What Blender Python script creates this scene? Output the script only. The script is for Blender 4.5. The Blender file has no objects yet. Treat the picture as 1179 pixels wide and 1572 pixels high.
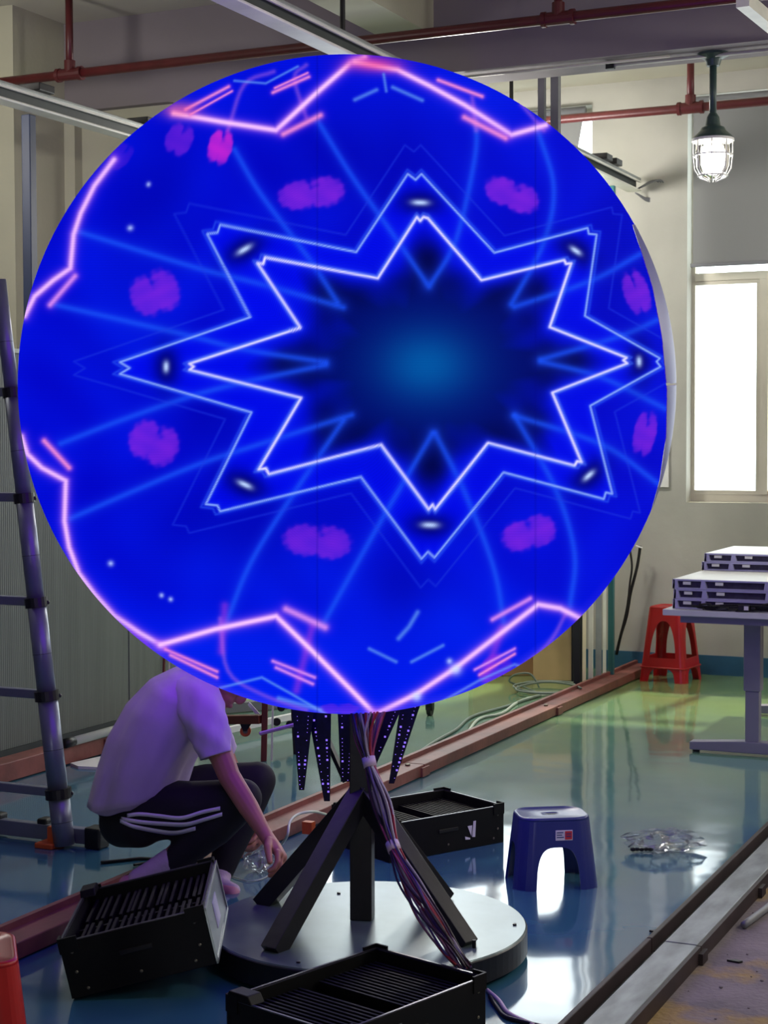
import bpy, bmesh, math, random
import numpy as np
from mathutils import Vector, Matrix
from mathutils.bvhtree import BVHTree

random.seed(7); rng = np.random.default_rng(7)
scn = bpy.context.scene
COL = scn.collection

# ------------------------------------------------------------------ camera
YAW, PITCH, ROLL, F = math.radians(24.9035), math.radians(2.4002), math.radians(-.1794), 2577.33
CAM = Vector((0, 0, 1.5))
FWD = Vector((-math.sin(YAW)*math.cos(PITCH), math.cos(YAW)*math.cos(PITCH), -math.sin(PITCH)))
_r = Vector((math.cos(YAW), math.sin(YAW), 0)); _u = _r.cross(FWD)
RT = _r*math.cos(ROLL) + _u*math.sin(ROLL); UP = _u*math.cos(ROLL) - _r*math.sin(ROLL)
cd = bpy.data.cameras.new('camera'); cam = bpy.data.objects.new('camera', cd); COL.objects.link(cam)
cam.matrix_world = Matrix(((RT.x, UP.x, -FWD.x, 0), (RT.y, UP.y, -FWD.y, 0), (RT.z, UP.z, -FWD.z, 1.5), (0, 0, 0, 1)))
cd.sensor_fit = 'VERTICAL'; cd.sensor_height = 36; cd.sensor_width = 27; cd.lens = F/1572*36; cd.clip_end = 200
scn.camera = cam

# ------------------------------------------------------------------ world, light, exposure
def srgb(r, g=None, b=None):
    if g is None: r, g, b = r
    return tuple(((c/255)/12.92 if c/255 <= .04045 else ((c/255+.055)/1.055)**2.4) for c in (r, g, b))
w = bpy.data.worlds.new('world'); scn.world = w; w.use_nodes = True
bg = w.node_tree.nodes['Background']; bg.inputs[0].default_value = (.93, .97, 1.0, 1); bg.inputs[1].default_value = 5.0
sd = bpy.data.lights.new('sun', 'SUN'); sd.energy = 5.0; sd.angle = math.radians(2.5); sd.color = (1, .83, .55)
sun = bpy.data.objects.new('sun', sd); COL.objects.link(sun)
sun.rotation_euler = Vector((-.12, -1, -1.25)).to_track_quat('-Z', 'Y').to_euler()
def area(name, loc, to, sx, sy, e, col=(1, 1, 1), portal=False):
    l = bpy.data.lights.new(name, 'AREA'); l.shape = 'RECTANGLE'; l.size = sx; l.size_y = sy; l.energy = e; l.color = col
    o = bpy.data.objects.new(name, l); COL.objects.link(o); o.location = loc
    o.rotation_euler = (Vector(to)-Vector(loc)).to_track_quat('-Z', 'Y').to_euler()
    if portal: l.cycles.is_portal = True
    return o
area('window_portal', (-1.65, 10.72, 2.4), (-1.65, 0, 2.4), 2.3, 2.6, 1, portal=True)
area('window_portal', (-4.55, 10.72, 2.4), (-4.55, 0, 2.4), 2.3, 2.6, 1, portal=True)
area('fill_opening_portal', (0.5, -3.9, 1.2), (0.5, 5, 1.2), 1.0, 2.2, 1, portal=True)  # samples sky fill through an opening added behind the camera
def fill_point(loc, e, col=(1, .96, .9)):   # added fill points without fixtures, brighten the walls, ceiling and floor
    l = bpy.data.lights.new('fill_point', 'POINT'); l.energy = e; l.color = col; l.shadow_soft_size = .2
    o = bpy.data.objects.new('fill_point', l); COL.objects.link(o); o.location = loc
for loc, e in (((1.6, 5.2, 2.9), 110), ((-5.4, 5.5, 3.0), 55), ((1.2, 9.2, 2.85), 130), ((-3.9, 9.2, 2.95), 110), ((1.8, 1.5, 3.0), 45)):
    fill_point(loc, e)
vs = scn.view_settings
scn.display_settings.display_device = 'sRGB'
vs.view_transform = 'Standard'; vs.look = 'None'; vs.gamma = 1; vs.use_curve_mapping = False; vs.exposure = 0.0

# ------------------------------------------------------------------ point helpers (pixel of the survey photo -> place in the room)
def ray(px, py): return FWD + RT*((px-589.5)/F) - UP*((py-786)/F)
def G(px, py, z=0.0):
    d = ray(px, py); return CAM + d*((z-1.5)/d.z)
def W(px, py, k): return CAM + ray(px, py)*k
def atY(px, py, Y):
    d = ray(px, py); return CAM + d*(Y/d.y)
def atX(px, py, X):
    d = ray(px, py); return CAM + d*(X/d.x)

# ------------------------------------------------------------------ materials
MATS = {}
def mat(name, col, rough=.5, metal=0., var=0., vscale=6., bump=0., bscale=40., spec=.5, coat=0., col2=None, stretch=(1, 1, 1)):
    if name in MATS: return MATS[name]
    m = bpy.data.materials.new(name); m.use_nodes = True; nt = m.node_tree; N = nt.nodes; L = nt.links
    b = N['Principled BSDF']; c = srgb(col)
    b.inputs['Base Color'].default_value = (*c, 1); b.inputs['Roughness'].default_value = rough
    b.inputs['Metallic'].default_value = metal; b.inputs['Specular IOR Level'].default_value = spec
    b.inputs['Coat Weight'].default_value = coat
    tc = N.new('ShaderNodeTexCoord'); mp = N.new('ShaderNodeMapping'); mp.inputs['Scale'].default_value = stretch
    L.new(tc.outputs['Object'], mp.inputs[0])
    nz = N.new('ShaderNodeTexNoise'); nz.inputs['Scale'].default_value = vscale; nz.inputs['Detail'].default_value = 5
    L.new(mp.outputs[0], nz.inputs['Vector'])
    rp = N.new('ShaderNodeValToRGB'); rp.color_ramp.elements[0].position = .35; rp.color_ramp.elements[1].position = .68
    v = max(var, .03); c2 = srgb(col2) if col2 else tuple(x*(1+v) for x in c)
    c1 = c if col2 else tuple(x*(1-v) for x in c)
    rp.color_ramp.elements[0].color = (*c1, 1); rp.color_ramp.elements[1].color = (*c2, 1)
    L.new(nz.outputs[0], rp.inputs[0]); L.new(rp.outputs[0], b.inputs['Base Color'])
    if bump:
        n2 = N.new('ShaderNodeTexNoise'); n2.inputs['Scale'].default_value = bscale; n2.inputs['Detail'].default_value = 3
        L.new(mp.outputs[0], n2.inputs['Vector'])
        bp = N.new('ShaderNodeBump'); bp.inputs['Strength'].default_value = bump; bp.inputs['Distance'].default_value = .01
        L.new(n2.outputs[0], bp.inputs['Height']); L.new(bp.outputs[0], b.inputs['Normal'])
    MATS[name] = m; return m
def emis(name, col, s):
    m = bpy.data.materials.new(name); m.use_nodes = True; b = m.node_tree.nodes['Principled BSDF']
    b.inputs['Base Color'].default_value = (*srgb(col), 1); b.inputs['Emission Color'].default_value = (*srgb(col), 1)
    b.inputs['Emission Strength'].default_value = s; MATS[name] = m; return m
def thin(name, gloss, tint=(1, 1, 1), bump=0., diff=0., scale=14):
    m = bpy.data.materials.new(name); m.use_nodes = True; nt = m.node_tree; N = nt.nodes; L = nt.links
    N.remove(N['Principled BSDF']); out = N['Material Output']
    tr = N.new('ShaderNodeBsdfTransparent'); tr.inputs[0].default_value = (*tint, 1)
    gl = N.new('ShaderNodeBsdfGlossy'); gl.inputs['Roughness'].default_value = .08
    mx = N.new('ShaderNodeMixShader'); fr = N.new('ShaderNodeLayerWeight'); fr.inputs[0].default_value = gloss
    L.new(fr.outputs['Fresnel'], mx.inputs[0]); L.new(tr.outputs[0], mx.inputs[1]); L.new(gl.outputs[0], mx.inputs[2])
    last = mx
    if diff:
        df = N.new('ShaderNodeBsdfDiffuse'); df.inputs[0].default_value = (.85, .87, .9, 1)
        m2 = N.new('ShaderNodeMixShader'); m2.inputs[0].default_value = diff
        L.new(mx.outputs[0], m2.inputs[1]); L.new(df.outputs[0], m2.inputs[2]); last = m2
    if bump:
        n2 = N.new('ShaderNodeTexNoise'); n2.inputs['Scale'].default_value = scale; bp = N.new('ShaderNodeBump')
        bp.inputs['Strength'].default_value = bump; L.new(n2.outputs[0], bp.inputs['Height']); L.new(bp.outputs[0], gl.inputs['Normal']); L.new(bp.outputs[0], fr.inputs['Normal'])
    L.new(last.outputs[0], out.inputs[0]); MATS[name] = m; return m

M_wall = mat('painted_plaster', (176, 175, 166), .85, var=.10, vscale=1.6, bump=.15, bscale=18)
M_wall_cream = mat('cream_plaster', (188, 186, 164), .85, var=.06, vscale=1.3, bump=.1)
M_beam = mat('shaded_beam_paint', (139, 131, 134), .85, var=.07, vscale=1.2, bump=.15, bscale=14)  # ceiling white in shade, the shade put into the base colour
M_ceil = mat('ceiling_paint', (188, 184, 168), .9, var=.05, vscale=1.5)
M_blue_base = mat('blue_skirting_paint', (42, 92, 122), .5, var=.15, vscale=5)
M_pipe = mat('oxide_red_pipe', (86, 26, 29), .42, var=.15, vscale=9)
M_redsteel = mat('red_oxide_steel', (128, 74, 66), .5, var=.25, vscale=7, bump=.1)
M_redframe = mat('dark_red_frame_paint', (104, 42, 34), .45, var=.2)
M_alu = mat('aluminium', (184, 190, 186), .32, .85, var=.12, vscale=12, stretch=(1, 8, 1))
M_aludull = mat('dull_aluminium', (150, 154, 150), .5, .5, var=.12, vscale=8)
M_ladder = mat('ladder_tube', (128, 134, 148), .38, .45, var=.08, vscale=10)
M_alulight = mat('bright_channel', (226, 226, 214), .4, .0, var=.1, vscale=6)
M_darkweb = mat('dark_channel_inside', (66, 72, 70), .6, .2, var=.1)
M_navy = mat('navy_steel_post', (26, 42, 74), .5, .0, var=.1)
M_greypost = mat('grey_conduit', (120, 122, 126), .45, .1)
M_rust = mat('dark_rusty_steel', (52, 38, 40), .6, .1, var=.3, vscale=9)
M_chan = mat('scuffed_grey_channel', (136, 142, 142), .45, .35, var=.3, vscale=18, stretch=(1, .3, 1))
M_blacksteel = mat('black_steel', (22, 21, 25), .38, .1, var=.3, vscale=14, bump=.05)
M_disc = mat('lit_disc_paint', (104, 120, 120), .26, .3, var=.15, vscale=4)  # lighter than the disc side, window light put into the colour
M_black = mat('black_plastic', (14, 14, 17), .45, var=.2)
M_blackcase = mat('black_case_panel', (7, 7, 9), .55, var=.3, vscale=9, spec=.25)
M_fin = mat('black_ribbed_module', (9, 9, 13), .6, var=.25, spec=.2)
M_silver = mat('silver_sheet', (150, 156, 156), .35, .6, var=.1)
M_screw = mat('steel_screw', (120, 115, 100), .4, .7)
M_bluepl = mat('navy_blue_plastic', (38, 50, 118), .34, var=.06)
M_redpl = mat('red_plastic', (178, 26, 30), .32, var=.1, vscale=5)
M_concrete = mat('raw_concrete', (128, 118, 122), .9, var=.2, vscale=4, bump=.4, bscale=50)
M_tabletop = mat('pale_table_laminate', (196, 198, 208), .35)
M_tableleg = mat('lavender_grey_metal', (126, 124, 146), .4, .1)
M_crate = mat('lavender_grey_cast_frame', (172, 172, 208), .45, .1, var=.1)
M_cratedark = mat('dark_module_interior', (52, 50, 72), .6, var=.3, vscale=30)
M_cratetop = mat('white_connector_lit_top', (225, 228, 226), .5, var=.06)  # white of the connectors, also paints window light on the tray tops
M_cardboard = mat('cardboard', (176, 138, 92), .85, var=.08, vscale=6)
M_cardlight = mat('pale_cardboard', (206, 176, 124), .85, var=.06)
M_boarddark = mat('black_board', (28, 28, 30), .6)
M_cable = mat('black_rubber', (20, 20, 20), .5)
M_cablegrey = mat('grey_green_cable', (112, 124, 108), .5)
M_cablewhite = mat('pale_cable', (190, 200, 180), .5)
M_skin = mat('skin', (176, 118, 98), .5, var=.06, vscale=14)
M_shirt = mat('white_cotton_shirt', (196, 182, 208), .85, var=.04, bump=.9, bscale=5, stretch=(1.6, 1.6, .7))
M_trouser = mat('black_trousers', (17, 17, 21), .8, var=.2, bump=.3, bscale=10)
M_stripe = mat('white_stripe', (235, 232, 240), .7)
M_sock = mat('pale_sock', (196, 178, 190), .85, bump=.3, bscale=60)
M_slip = mat('pink_slipper', (188, 130, 142), .6)
M_hair = mat('black_hair', (14, 12, 12), .5, bump=.5, bscale=80)
M_lampgreen = mat('dark_green_enamel', (52, 74, 70), .4, var=.08)
M_conduit = mat('white_conduit', (205, 203, 190), .5)
M_orange = mat('orange_clip', (205, 92, 40), .45)
M_tie = mat('white_cable_tie', (205, 180, 205), .5)
M_shell = mat('pale_sphere_edge_panel', (70, 68, 152), .45, var=.06)
M_wframe = mat('window_aluminium', (205, 200, 182), .5, .2)
M_white = mat('white_paint', (225, 225, 222), .6)
M_sticker = mat('white_sticker', (214, 210, 222), .5)
M_stickerred = mat('red_sticker', (205, 48, 62), .5)
M_teal = mat('teal_profile', (58, 116, 118), .35, .3)
M_goldcream = mat('cream_profile', (240, 226, 190), .4)
M_glass = thin('window_glass', .12, (.95, .98, .97))
M_lampglass = thin('lamp_glass', .3, (.98, .99, 1))
M_bag = thin('clear_plastic_film', .35, (.95, .97, .98), bump=1.0, diff=.06, scale=30)
M_bulb = emis('lit_lamp', (255, 250, 236), 14)

# partition: grey green sheet with fine vertical ribs
def ribbed():
    m = mat('grey_green_ribbed_sheet', (98, 106, 98), .6, var=.12, vscale=2.2, stretch=(1, 12, .35))
    nt = m.node_tree; N = nt.nodes; L = nt.links; wv = N.new('ShaderNodeTexWave'); wv.bands_direction = 'Y'
    wv.inputs['Scale'].default_value = 22; wv.inputs['Distortion'].default_value = .6
    tc = N.new('ShaderNodeTexCoord'); L.new(tc.outputs['Object'], wv.inputs['Vector'])
    bp = N.new('ShaderNodeBump'); bp.inputs['Strength'].default_value = .35; bp.inputs['Distance'].default_value = .004
    L.new(wv.outputs['Fac'], bp.inputs['Height']); L.new(bp.outputs[0], N['Principled BSDF'].inputs['Normal']); return m
M_ribbed = ribbed()

def floor_mat():
    m = bpy.data.materials.new('epoxy_floor_paint'); m.use_nodes = True; nt = m.node_tree; N = nt.nodes; L = nt.links
    b = N['Principled BSDF']; g = N.new('ShaderNodeNewGeometry')
    n1 = N.new('ShaderNodeTexNoise'); n1.inputs['Scale'].default_value = 1.1; n1.inputs['Detail'].default_value = 8; n1.inputs['Roughness'].default_value = .65
    mp = N.new('ShaderNodeMapping'); mp.inputs['Scale'].default_value = (1.0, 2.4, 1); L.new(g.outputs['Position'], mp.inputs[0]); L.new(mp.outputs[0], n1.inputs['Vector'])
    sx = N.new('ShaderNodeSeparateXYZ'); L.new(g.outputs['Position'], sx.inputs[0])
    # worn green coat towards the window wall; blue coat plus the sphere's blue light painted in nearer
    ma = N.new('ShaderNodeMath'); ma.operation = 'MULTIPLY_ADD'; ma.inputs[1].default_value = .25; ma.inputs[2].default_value = -1.45; L.new(sx.outputs['Y'], ma.inputs[0])
    mb = N.new('ShaderNodeMath'); mb.operation = 'MULTIPLY_ADD'; mb.inputs[1].default_value = .9; mb.use_clamp = True; L.new(n1.outputs[0], mb.inputs[0])
    sb = N.new('ShaderNodeMath'); sb.operation = 'SUBTRACT'; sb.inputs[1].default_value = .45; L.new(ma.outputs[0], sb.inputs[0]); L.new(sb.outputs[0], mb.inputs[2])
    r = N.new('ShaderNodeValToRGB'); cr = r.color_ramp
    cr.elements[0].position = .0; cr.elements[0].color = (*srgb(58, 108, 134), 1)
    cr.elements[1].position = 1; cr.elements[1].color = (*srgb(128, 160, 104), 1)
    e = cr.elements.new(.45); e.color = (*srgb(104, 144, 136), 1)
    L.new(mb.outputs[0], r.inputs[0]); L.new(r.outputs[0], b.inputs['Base Color'])
    n2 = N.new('ShaderNodeTexNoise'); n2.inputs['Scale'].default_value = 3.0; n2.inputs['Detail'].default_value = 4; L.new(g.outputs['Position'], n2.inputs['Vector'])
    mr = N.new('ShaderNodeMapRange'); mr.inputs['From Min'].default_value = .35; mr.inputs['From Max'].default_value = .7; mr.inputs['To Min'].default_value = .07; mr.inputs['To Max'].default_value = .15
    L.new(n2.outputs[0], mr.inputs['Value']); L.new(mr.outputs[0], b.inputs['Roughness'])
    n3 = N.new('ShaderNodeTexNoise'); n3.inputs['Scale'].default_value = 2.6; n3.inputs['Detail'].default_value = 2; L.new(g.outputs['Position'], n3.inputs['Vector'])
    bp = N.new('ShaderNodeBump'); bp.inputs['Strength'].default_value = .12; bp.inputs['Distance'].default_value = .02; L.new(n3.outputs[0], bp.inputs['Height']); L.new(bp.outputs[0], b.inputs['Normal'])
    b.inputs['IOR'].default_value = 1.55; b.inputs['Coat Weight'].default_value = .35; b.inputs['Coat Roughness'].default_value = .05
    L.new(bp.outputs[0], b.inputs['Coat Normal'])
    return m
M_floor = floor_mat()
def dirt_mat():
    m = mat('stained_concrete_ground', (126, 116, 122), .92, var=.2, vscale=5, bump=.5, bscale=60)
    nt = m.node_tree; N = nt.nodes; L = nt.links; b = N['Principled BSDF']
    src = b.inputs['Base Color'].links[0].from_socket
    g = N.new('ShaderNodeNewGeometry'); n = N.new('ShaderNodeTexNoise'); n.inputs['Scale'].default_value = 3.2; n.inputs['Detail'].default_value = 7; L.new(g.outputs['Position'], n.inputs['Vector'])
    r = N.new('ShaderNodeValToRGB'); r.color_ramp.elements[0].position = .53; r.color_ramp.elements[1].position = .62; L.new(n.outputs[0], r.inputs[0])
    mx = N.new('ShaderNodeMix'); mx.data_type = 'RGBA'; L.new(r.outputs[0], mx.inputs[0]); L.new(src, mx.inputs[6]); mx.inputs[7].default_value = (*srgb(158, 132, 88), 1)
    L.new(mx.outputs[2], b.inputs['Base Color']); return m
M_dirt = dirt_mat()
def blind_mat():
    m = bpy.data.materials.new('grey_blind_fabric'); m.use_nodes = True; nt = m.node_tree; N = nt.nodes; L = nt.links
    b = N['Principled BSDF']; b.inputs['Base Color'].default_value = (*srgb(150, 152, 152), 1); b.inputs['Roughness'].default_value = .9
    tl = N.new('ShaderNodeBsdfTranslucent'); tl.inputs[0].default_value = (.16, .165, .17, 1)
    n = N.new('ShaderNodeTexNoise'); n.inputs['Scale'].default_value = 1.5
    tc = N.new('ShaderNodeTexCoord'); L.new(tc.outputs['Object'], n.inputs['Vector'])
    bp = N.new('ShaderNodeBump'); bp.inputs['Strength'].default_value = .3; bp.inputs['Distance'].default_value = .05; L.new(n.outputs[0], bp.inputs['Height']); L.new(bp.outputs[0], b.inputs['Normal'])
    mx = N.new('ShaderNodeMixShader'); mx.inputs[0].default_value = .22
    L.new(b.outputs[0], mx.inputs[1]); L.new(tl.outputs[0], mx.inputs[2]); L.new(mx.outputs[0], N['Material Output'].inputs[0]); return m
M_blind = blind_mat()

# ------------------------------------------------------------------ mesh helpers
class MB:
    def __init__(s): s.v = []; s.f = []
    def add(s, v, f):
        o = len(s.v); s.v += [tuple(p) for p in v]; s.f += [tuple(i+o for i in q) for q in f]; return s
    def box(s, lo, hi, M=None):
        x0, y0, z0 = lo; x1, y1, z1 = hi
        v = [Vector(p) for p in ((x0,y0,z0),(x1,y0,z0),(x1,y1,z0),(x0,y1,z0),(x0,y0,z1),(x1,y0,z1),(x1,y1,z1),(x0,y1,z1))]
        if M is not None: v = [M @ p for p in v]
        return s.add(v, [(0,3,2,1),(4,5,6,7),(0,1,5,4),(1,2,6,5),(2,3,7,6),(3,0,4,7)])
    def bar(s, a, b, wx, wy, side=None):
        a, b = Vector(a), Vector(b); d = (b-a).normalized()
        sd_ = Vector(side) if side is not None else (Vector((1,0,0)) if abs(d.z) > .6 else Vector((0,0,1)))
        u = (sd_ - d*sd_.dot(d)).normalized(); w_ = d.cross(u)
        v = [p + u*sx*wx/2 + w_*sy*wy/2 for p in (a, b) for sx, sy in ((-1,-1),(1,-1),(1,1),(-1,1))]
        return s.add(v, [(0,3,2,1),(4,5,6,7),(0,1,5,4),(1,2,6,5),(2,3,7,6),(3,0,4,7)])
    def prism(s, poly, n):                      # poly: list of 3D points, n: extrusion vector
        k = len(poly); P = [Vector(p) for p in poly]; n = Vector(n)
        return s.add(P + [p+n for p in P], [tuple(range(k))[::-1], tuple(range(k, 2*k))] + [(i, (i+1) % k, k+(i+1) % k, k+i) for i in range(k)])
    def tube(s, pts, r, seg=8, cap=True):
        P = [Vector(p) for p in pts]; n = len(P); rr = r if isinstance(r, (list, tuple)) else [r]*n
        t0 = (P[1]-P[0]).normalized(); u = t0.orthogonal().normalized(); v = []
        for i in range(n):
            t = (P[min(i+1, n-1)]-P[max(i-1, 0)]).normalized()
            u = (u - t*u.dot(t)).normalized(); w_ = t.cross(u)
            for k in range(seg):
                a = 2*math.pi*k/seg; v.append(P[i] + (u*math.cos(a)+w_*math.sin(a))*rr[i])
        f = [(i*seg+k, i*seg+(k+1) % seg, (i+1)*seg+(k+1) % seg, (i+1)*seg+k) for i in range(n-1) for k in range(seg)]
        if cap: f += [tuple(range(seg))[::-1], tuple((n-1)*seg+k for k in range(seg))]
        return s.add(v, f)
    def lathe(s, prof, c=(0, 0, 0), seg=32):
        c = Vector(c); v = []
        for r, z in prof:
            for k in range(seg): a = 2*math.pi*k/seg; v.append(c+Vector((r*math.cos(a), r*math.sin(a), z)))
        n = len(prof); f = [(i*seg+k, i*seg+(k+1) % seg, (i+1)*seg+(k+1) % seg, (i+1)*seg+k) for i in range(n-1) for k in range(seg)]
        f += [tuple(range(seg))[::-1], tuple((n-1)*seg+k for k in range(seg))]
        return s.add(v, f)
    def ball(s, c, r, seg=14, rings=9, M=None):
        v = []; f = []
        R3 = r if isinstance(r, (tuple, list)) else (r, r, r)
        for i in range(rings+1):
            t = math.pi*i/rings
            for k in range(seg):
                a = 2*math.pi*k/seg; p = Vector((R3[0]*math.sin(t)*math.cos(a), R3[1]*math.sin(t)*math.sin(a), R3[2]*math.cos(t)))
                if M is not None: p = M @ p
                v.append(Vector(c)+p)
        f = [(i*seg+k, (i+1)*seg+k, (i+1)*seg+(k+1) % seg, i*seg+(k+1) % seg) for i in range(rings) for k in range(seg)]
        return s.add(v, f)
    def build(s, name, m, parent=None, bevel=0, smooth=False, loc=None, weld=False):
        me = bpy.data.meshes.new(name); me.from_pydata([tuple(p) for p in s.v], [], s.f); me.validate(); me.update()
        if weld:
            bm = bmesh.new(); bm.from_mesh(me); bmesh.ops.remove_doubles(bm, verts=bm.verts, dist=1e-5); bmesh.ops.recalc_face_normals(bm, faces=bm.faces); bm.to_mesh(me); bm.free()
        if smooth: me.shade_smooth()
        me.materials.append(m); o = bpy.data.objects.new(name, me); COL.objects.link(o)
        if parent is not None:
            o.parent = parent
            if loc is None: o.matrix_parent_inverse = Matrix.Identity(4)
        if loc is not None: o.location = loc
        if bevel:
            b = o.modifiers.new('bevel', 'BEVEL'); b.width = bevel; b.segments = 2; b.limit_method = 'ANGLE'
        return o
def local(o, root):                              # mesh was written in world coordinates: bring it into root's frame
    Mi = root.matrix_basis.inverted(); o.data.transform(Mi); return o
def thing(name, label, cat, loc=(0, 0, 0), rz=0, group=None, M=None):
    o = bpy.data.objects.new(name, None); COL.objects.link(o); o.empty_display_size = .1
    if M is not None: o.matrix_basis = M
    else: o.location = loc; o.rotation_euler = (0, 0, rz)
    o['label'] = label; o['category'] = cat
    if group: o['group'] = group
    return o
def tag(o, label, cat, group=None):
    o['label'] = label; o['category'] = cat
    if group: o['group'] = group
    return o
def struct(name, mb, m, **k):
    o = mb.build(name, m, **k)
    if o.parent is None: o['kind'] = 'structure'
    return o
def world_part(mb, name, m, root, **k):
    bpy.context.view_layer.update()
    o = mb.build(name, m, root, **k); Mi = root.matrix_world.inverted(); o.data.transform(Mi); return o
def spline(pts, n=8):
    P = [Vector(p) for p in pts]; out = []
    Q = [P[0]*2-P[1]] + P + [P[-1]*2-P[-2]]
    for i in range(1, len(Q)-2):
        a, b, c, d = Q[i-1], Q[i], Q[i+1], Q[i+2]
        for k in range(n):
            t = k/n; out.append(.5*((2*b)+(c-a)*t+(2*a-5*b+4*c-d)*t*t+(3*b-a-3*c+d)*t**3))
    out.append(P[-1]); return out

# ================================================================== the room shell
YB = 10.6; ZC = 3.82; XL, XR, YF = -8.0, 4.0, -4.0
XT = -1.36                                     # outer edge of the painted floor
struct('floor', MB().box((XL, YF, -.06), (XT, YB, 0)), M_floor)
struct('floor_bare_strip', MB().box((XT, YF, -.06), (XR, YB, -.004)), M_dirt)
struct('ceiling', MB().box((XL, YF, ZC), (XR, YB+.2, ZC+.15)), M_ceil)
# window wall with two openings
W1 = (-2.78, -.56); W2 = (-5.62, -3.415); ZS = 1.105; ZH = 3.69
wb = MB()
for x0, x1, z0, z1 in ((XL, W2[0], 0, ZC), (W2[1], W1[0], 0, ZC), (W1[1], XR, 0, ZC), (W2[0], W2[1], 0, ZS), (W1[0], W1[1], 0, ZS), (W2[0], W2[1], ZH, ZC), (W1[0], W1[1], ZH, ZC)):
    wb.box((x0, YB, z0), (x1, YB+.22, z1))
struct('wall_back', wb, M_wall)
struct('wall_left', MB().box((XL-.2, YF, 0), (XL, YB+.2, ZC)), M_wall_cream)
struct('wall_right', MB().box((XR, YF, 0), (XR+.2, YB+.2, ZC)), M_wall)
wf = MB()
for x0, x1, z0, z1 in ((XL, 0, 0, ZC), (1.0, XR, 0, ZC), (0, 1.0, 2.2, ZC)): wf.box((x0, YF-.2, z0), (x1, YF, z1))
struct('wall_front', wf, M_wall)  # gap in this unseen wall is added to let in front fill
struct('baseboard_back', MB().box((XL, YB-.008, 0), (XR, YB, .125)), M_blue_base)
# windows: frame > panes
def window(n, X0, X1, muls):
    y0 = YB+.12
    fr = MB()
    for a, b in (((X0, y0, ZS), (X1, y0+.06, ZS+.05)), ((X0, y0, ZH-.05), (X1, y0+.06, ZH)), ((X0, y0+.002, ZS+.05), (X0+.022, y0+.058, ZH-.05)), ((X1-.022, y0+.002, ZS+.05), (X1, y0+.058, ZH-.05)), ((X0+.022, y0-.01, 2.525), (X1-.022, y0+.07, 2.575))): fr.box(a, b)
    o = struct('window_%d' % n, fr, M_wframe)
    for k, mx in enumerate(muls): MB().box((mx-.027, y0-.015, ZS+.051), (mx+.027, y0+.065, 2.524)).build('mullion', M_wframe, o)
    xs = [X0-.005] + muls + [X1+.005]
    for a, b in zip(xs[:-1], xs[1:]):
        a += .028; b -= .028
        for z0, z1 in ((ZS+.05, 2.525), (2.575, ZH-.05)): MB().box((a, y0+.026, z0), (b, y0+.031, z1)).build('pane', M_glass, o)
        s = MB()
        for c, d in (((a, y0-.004, ZS+.051), (b, y0+.022, ZS+.075)), ((a, y0-.004, 2.50), (b, y0+.022, 2.524)), ((b-.022, y0-.004, ZS+.0755), (b, y0+.022, 2.4995))): s.box(c, d)
        s.build('sash_frame', M_wframe, o)
window(1, W1[0], W1[1], [-2.31, -1.5]); window(2, W2[0], W2[1], [-4.9, -4.15])

# concrete beams, column, infill wall
bm_ = MB().box((XL, 7.8, 3.335), (XR, 8.12, ZC)); struct('trim_1', bm_, M_beam)               # cross beam
struct('trim_2', MB().box((-3.60, YF, 3.53), (-3.34, 7.8, ZC)), M_wall_cream)                   # long beam
struct('trim_3', MB().box((XL, 7.34, 0), (-5.57, 7.8, ZC)), M_wall_cream)                             # column
struct('wall_side', MB().box((-5.57, 7.86, 0), (-4.86, 8.0, 3.335)), M_wall_cream)              # infill wall under the beam
struct('trim_4', MB().box((-5.57, 7.79, 0), (-5.5, 7.86, 3.335)), M_wall_cream)

# ================================================================== roller blinds
bl = thing('roller_blind', 'grey roller blind over the upper half of the bright right-hand window', 'blind', (-1.7, 10.55, 2.6))
MB().box((-1.03, 0, .02), (1.06, .004, 1.04)).build('blind_fabric', M_blind, bl)
MB().box((-1.045, -.008, 0), (1.06, .012, .024)).build('bottom_bar', M_greypost, bl, bevel=.003)
MB().tube([(-1.045, .03, 1.05), (1.06, .03, 1.05)], .028, 12).build('roller', M_greypost, bl, smooth=True)
bl2 = thing('roller_blind', 'grey roller blind hanging askew over the window half hidden by the glowing sphere', 'blind', (-4.5, 10.54, 2.6))
MB().prism([(-1.1, 0, .02), (.86, 0, .02), (1.05, 0, 1.04), (-1.1, 0, 1.04)], (0, .004, 0)).build('blind_fabric', M_blind, bl2)
MB().box((-1.1, -.008, 0), (.86, .012, .024)).build('bottom_bar', M_greypost, bl2, bevel=.003)
MB().tube([(-1.1, .0, 1.045), (1.06, .0, 1.045)], .03, 12).build('roller', M_greypost, bl2, smooth=True)
p = atY(1027, 748, 10.58); tag(MB().box((p.x-.12, 10.58, p.z), (p.x-.005, 10.598, p.z+.5)).build('notice_board', M_white), 'narrow bright white board fixed to the pillar beside the right-hand window', 'board')

# ================================================================== ceiling pipes
def pipe_run(name, label, y, z, x0, x1, hangers, r):
    t = thing(name, label, 'pipe', (x0, y, z))
    MB().tube([(0, 0, 0), (x1-x0, 0, 0)], r, 14).build('pipe_run', M_pipe, t, smooth=True)
    for hx in hangers:
        MB().tube([(hx-x0, 0, r*.5), (hx-x0, 0, ZC-z-.004)], r*.82, 12).build('drop_pipe', M_pipe, t, smooth=True)
        m = MB().tube([(hx-x0-.075, 0, 0), (hx-x0+.075, 0, 0)], r*1.3, 14); m.tube([(hx-x0, 0, 0), (hx-x0, 0, r*2.9)], r*1.22, 14)
        m.tube([(hx-x0-.078, 0, 0), (hx-x0-.058, 0, 0)], r*1.5, 14); m.tube([(hx-x0+.058, 0, 0), (hx-x0+.078, 0, 0)], r*1.5, 14)
        m.build('tee_joint', M_pipe, t, smooth=False)
    return t
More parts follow.
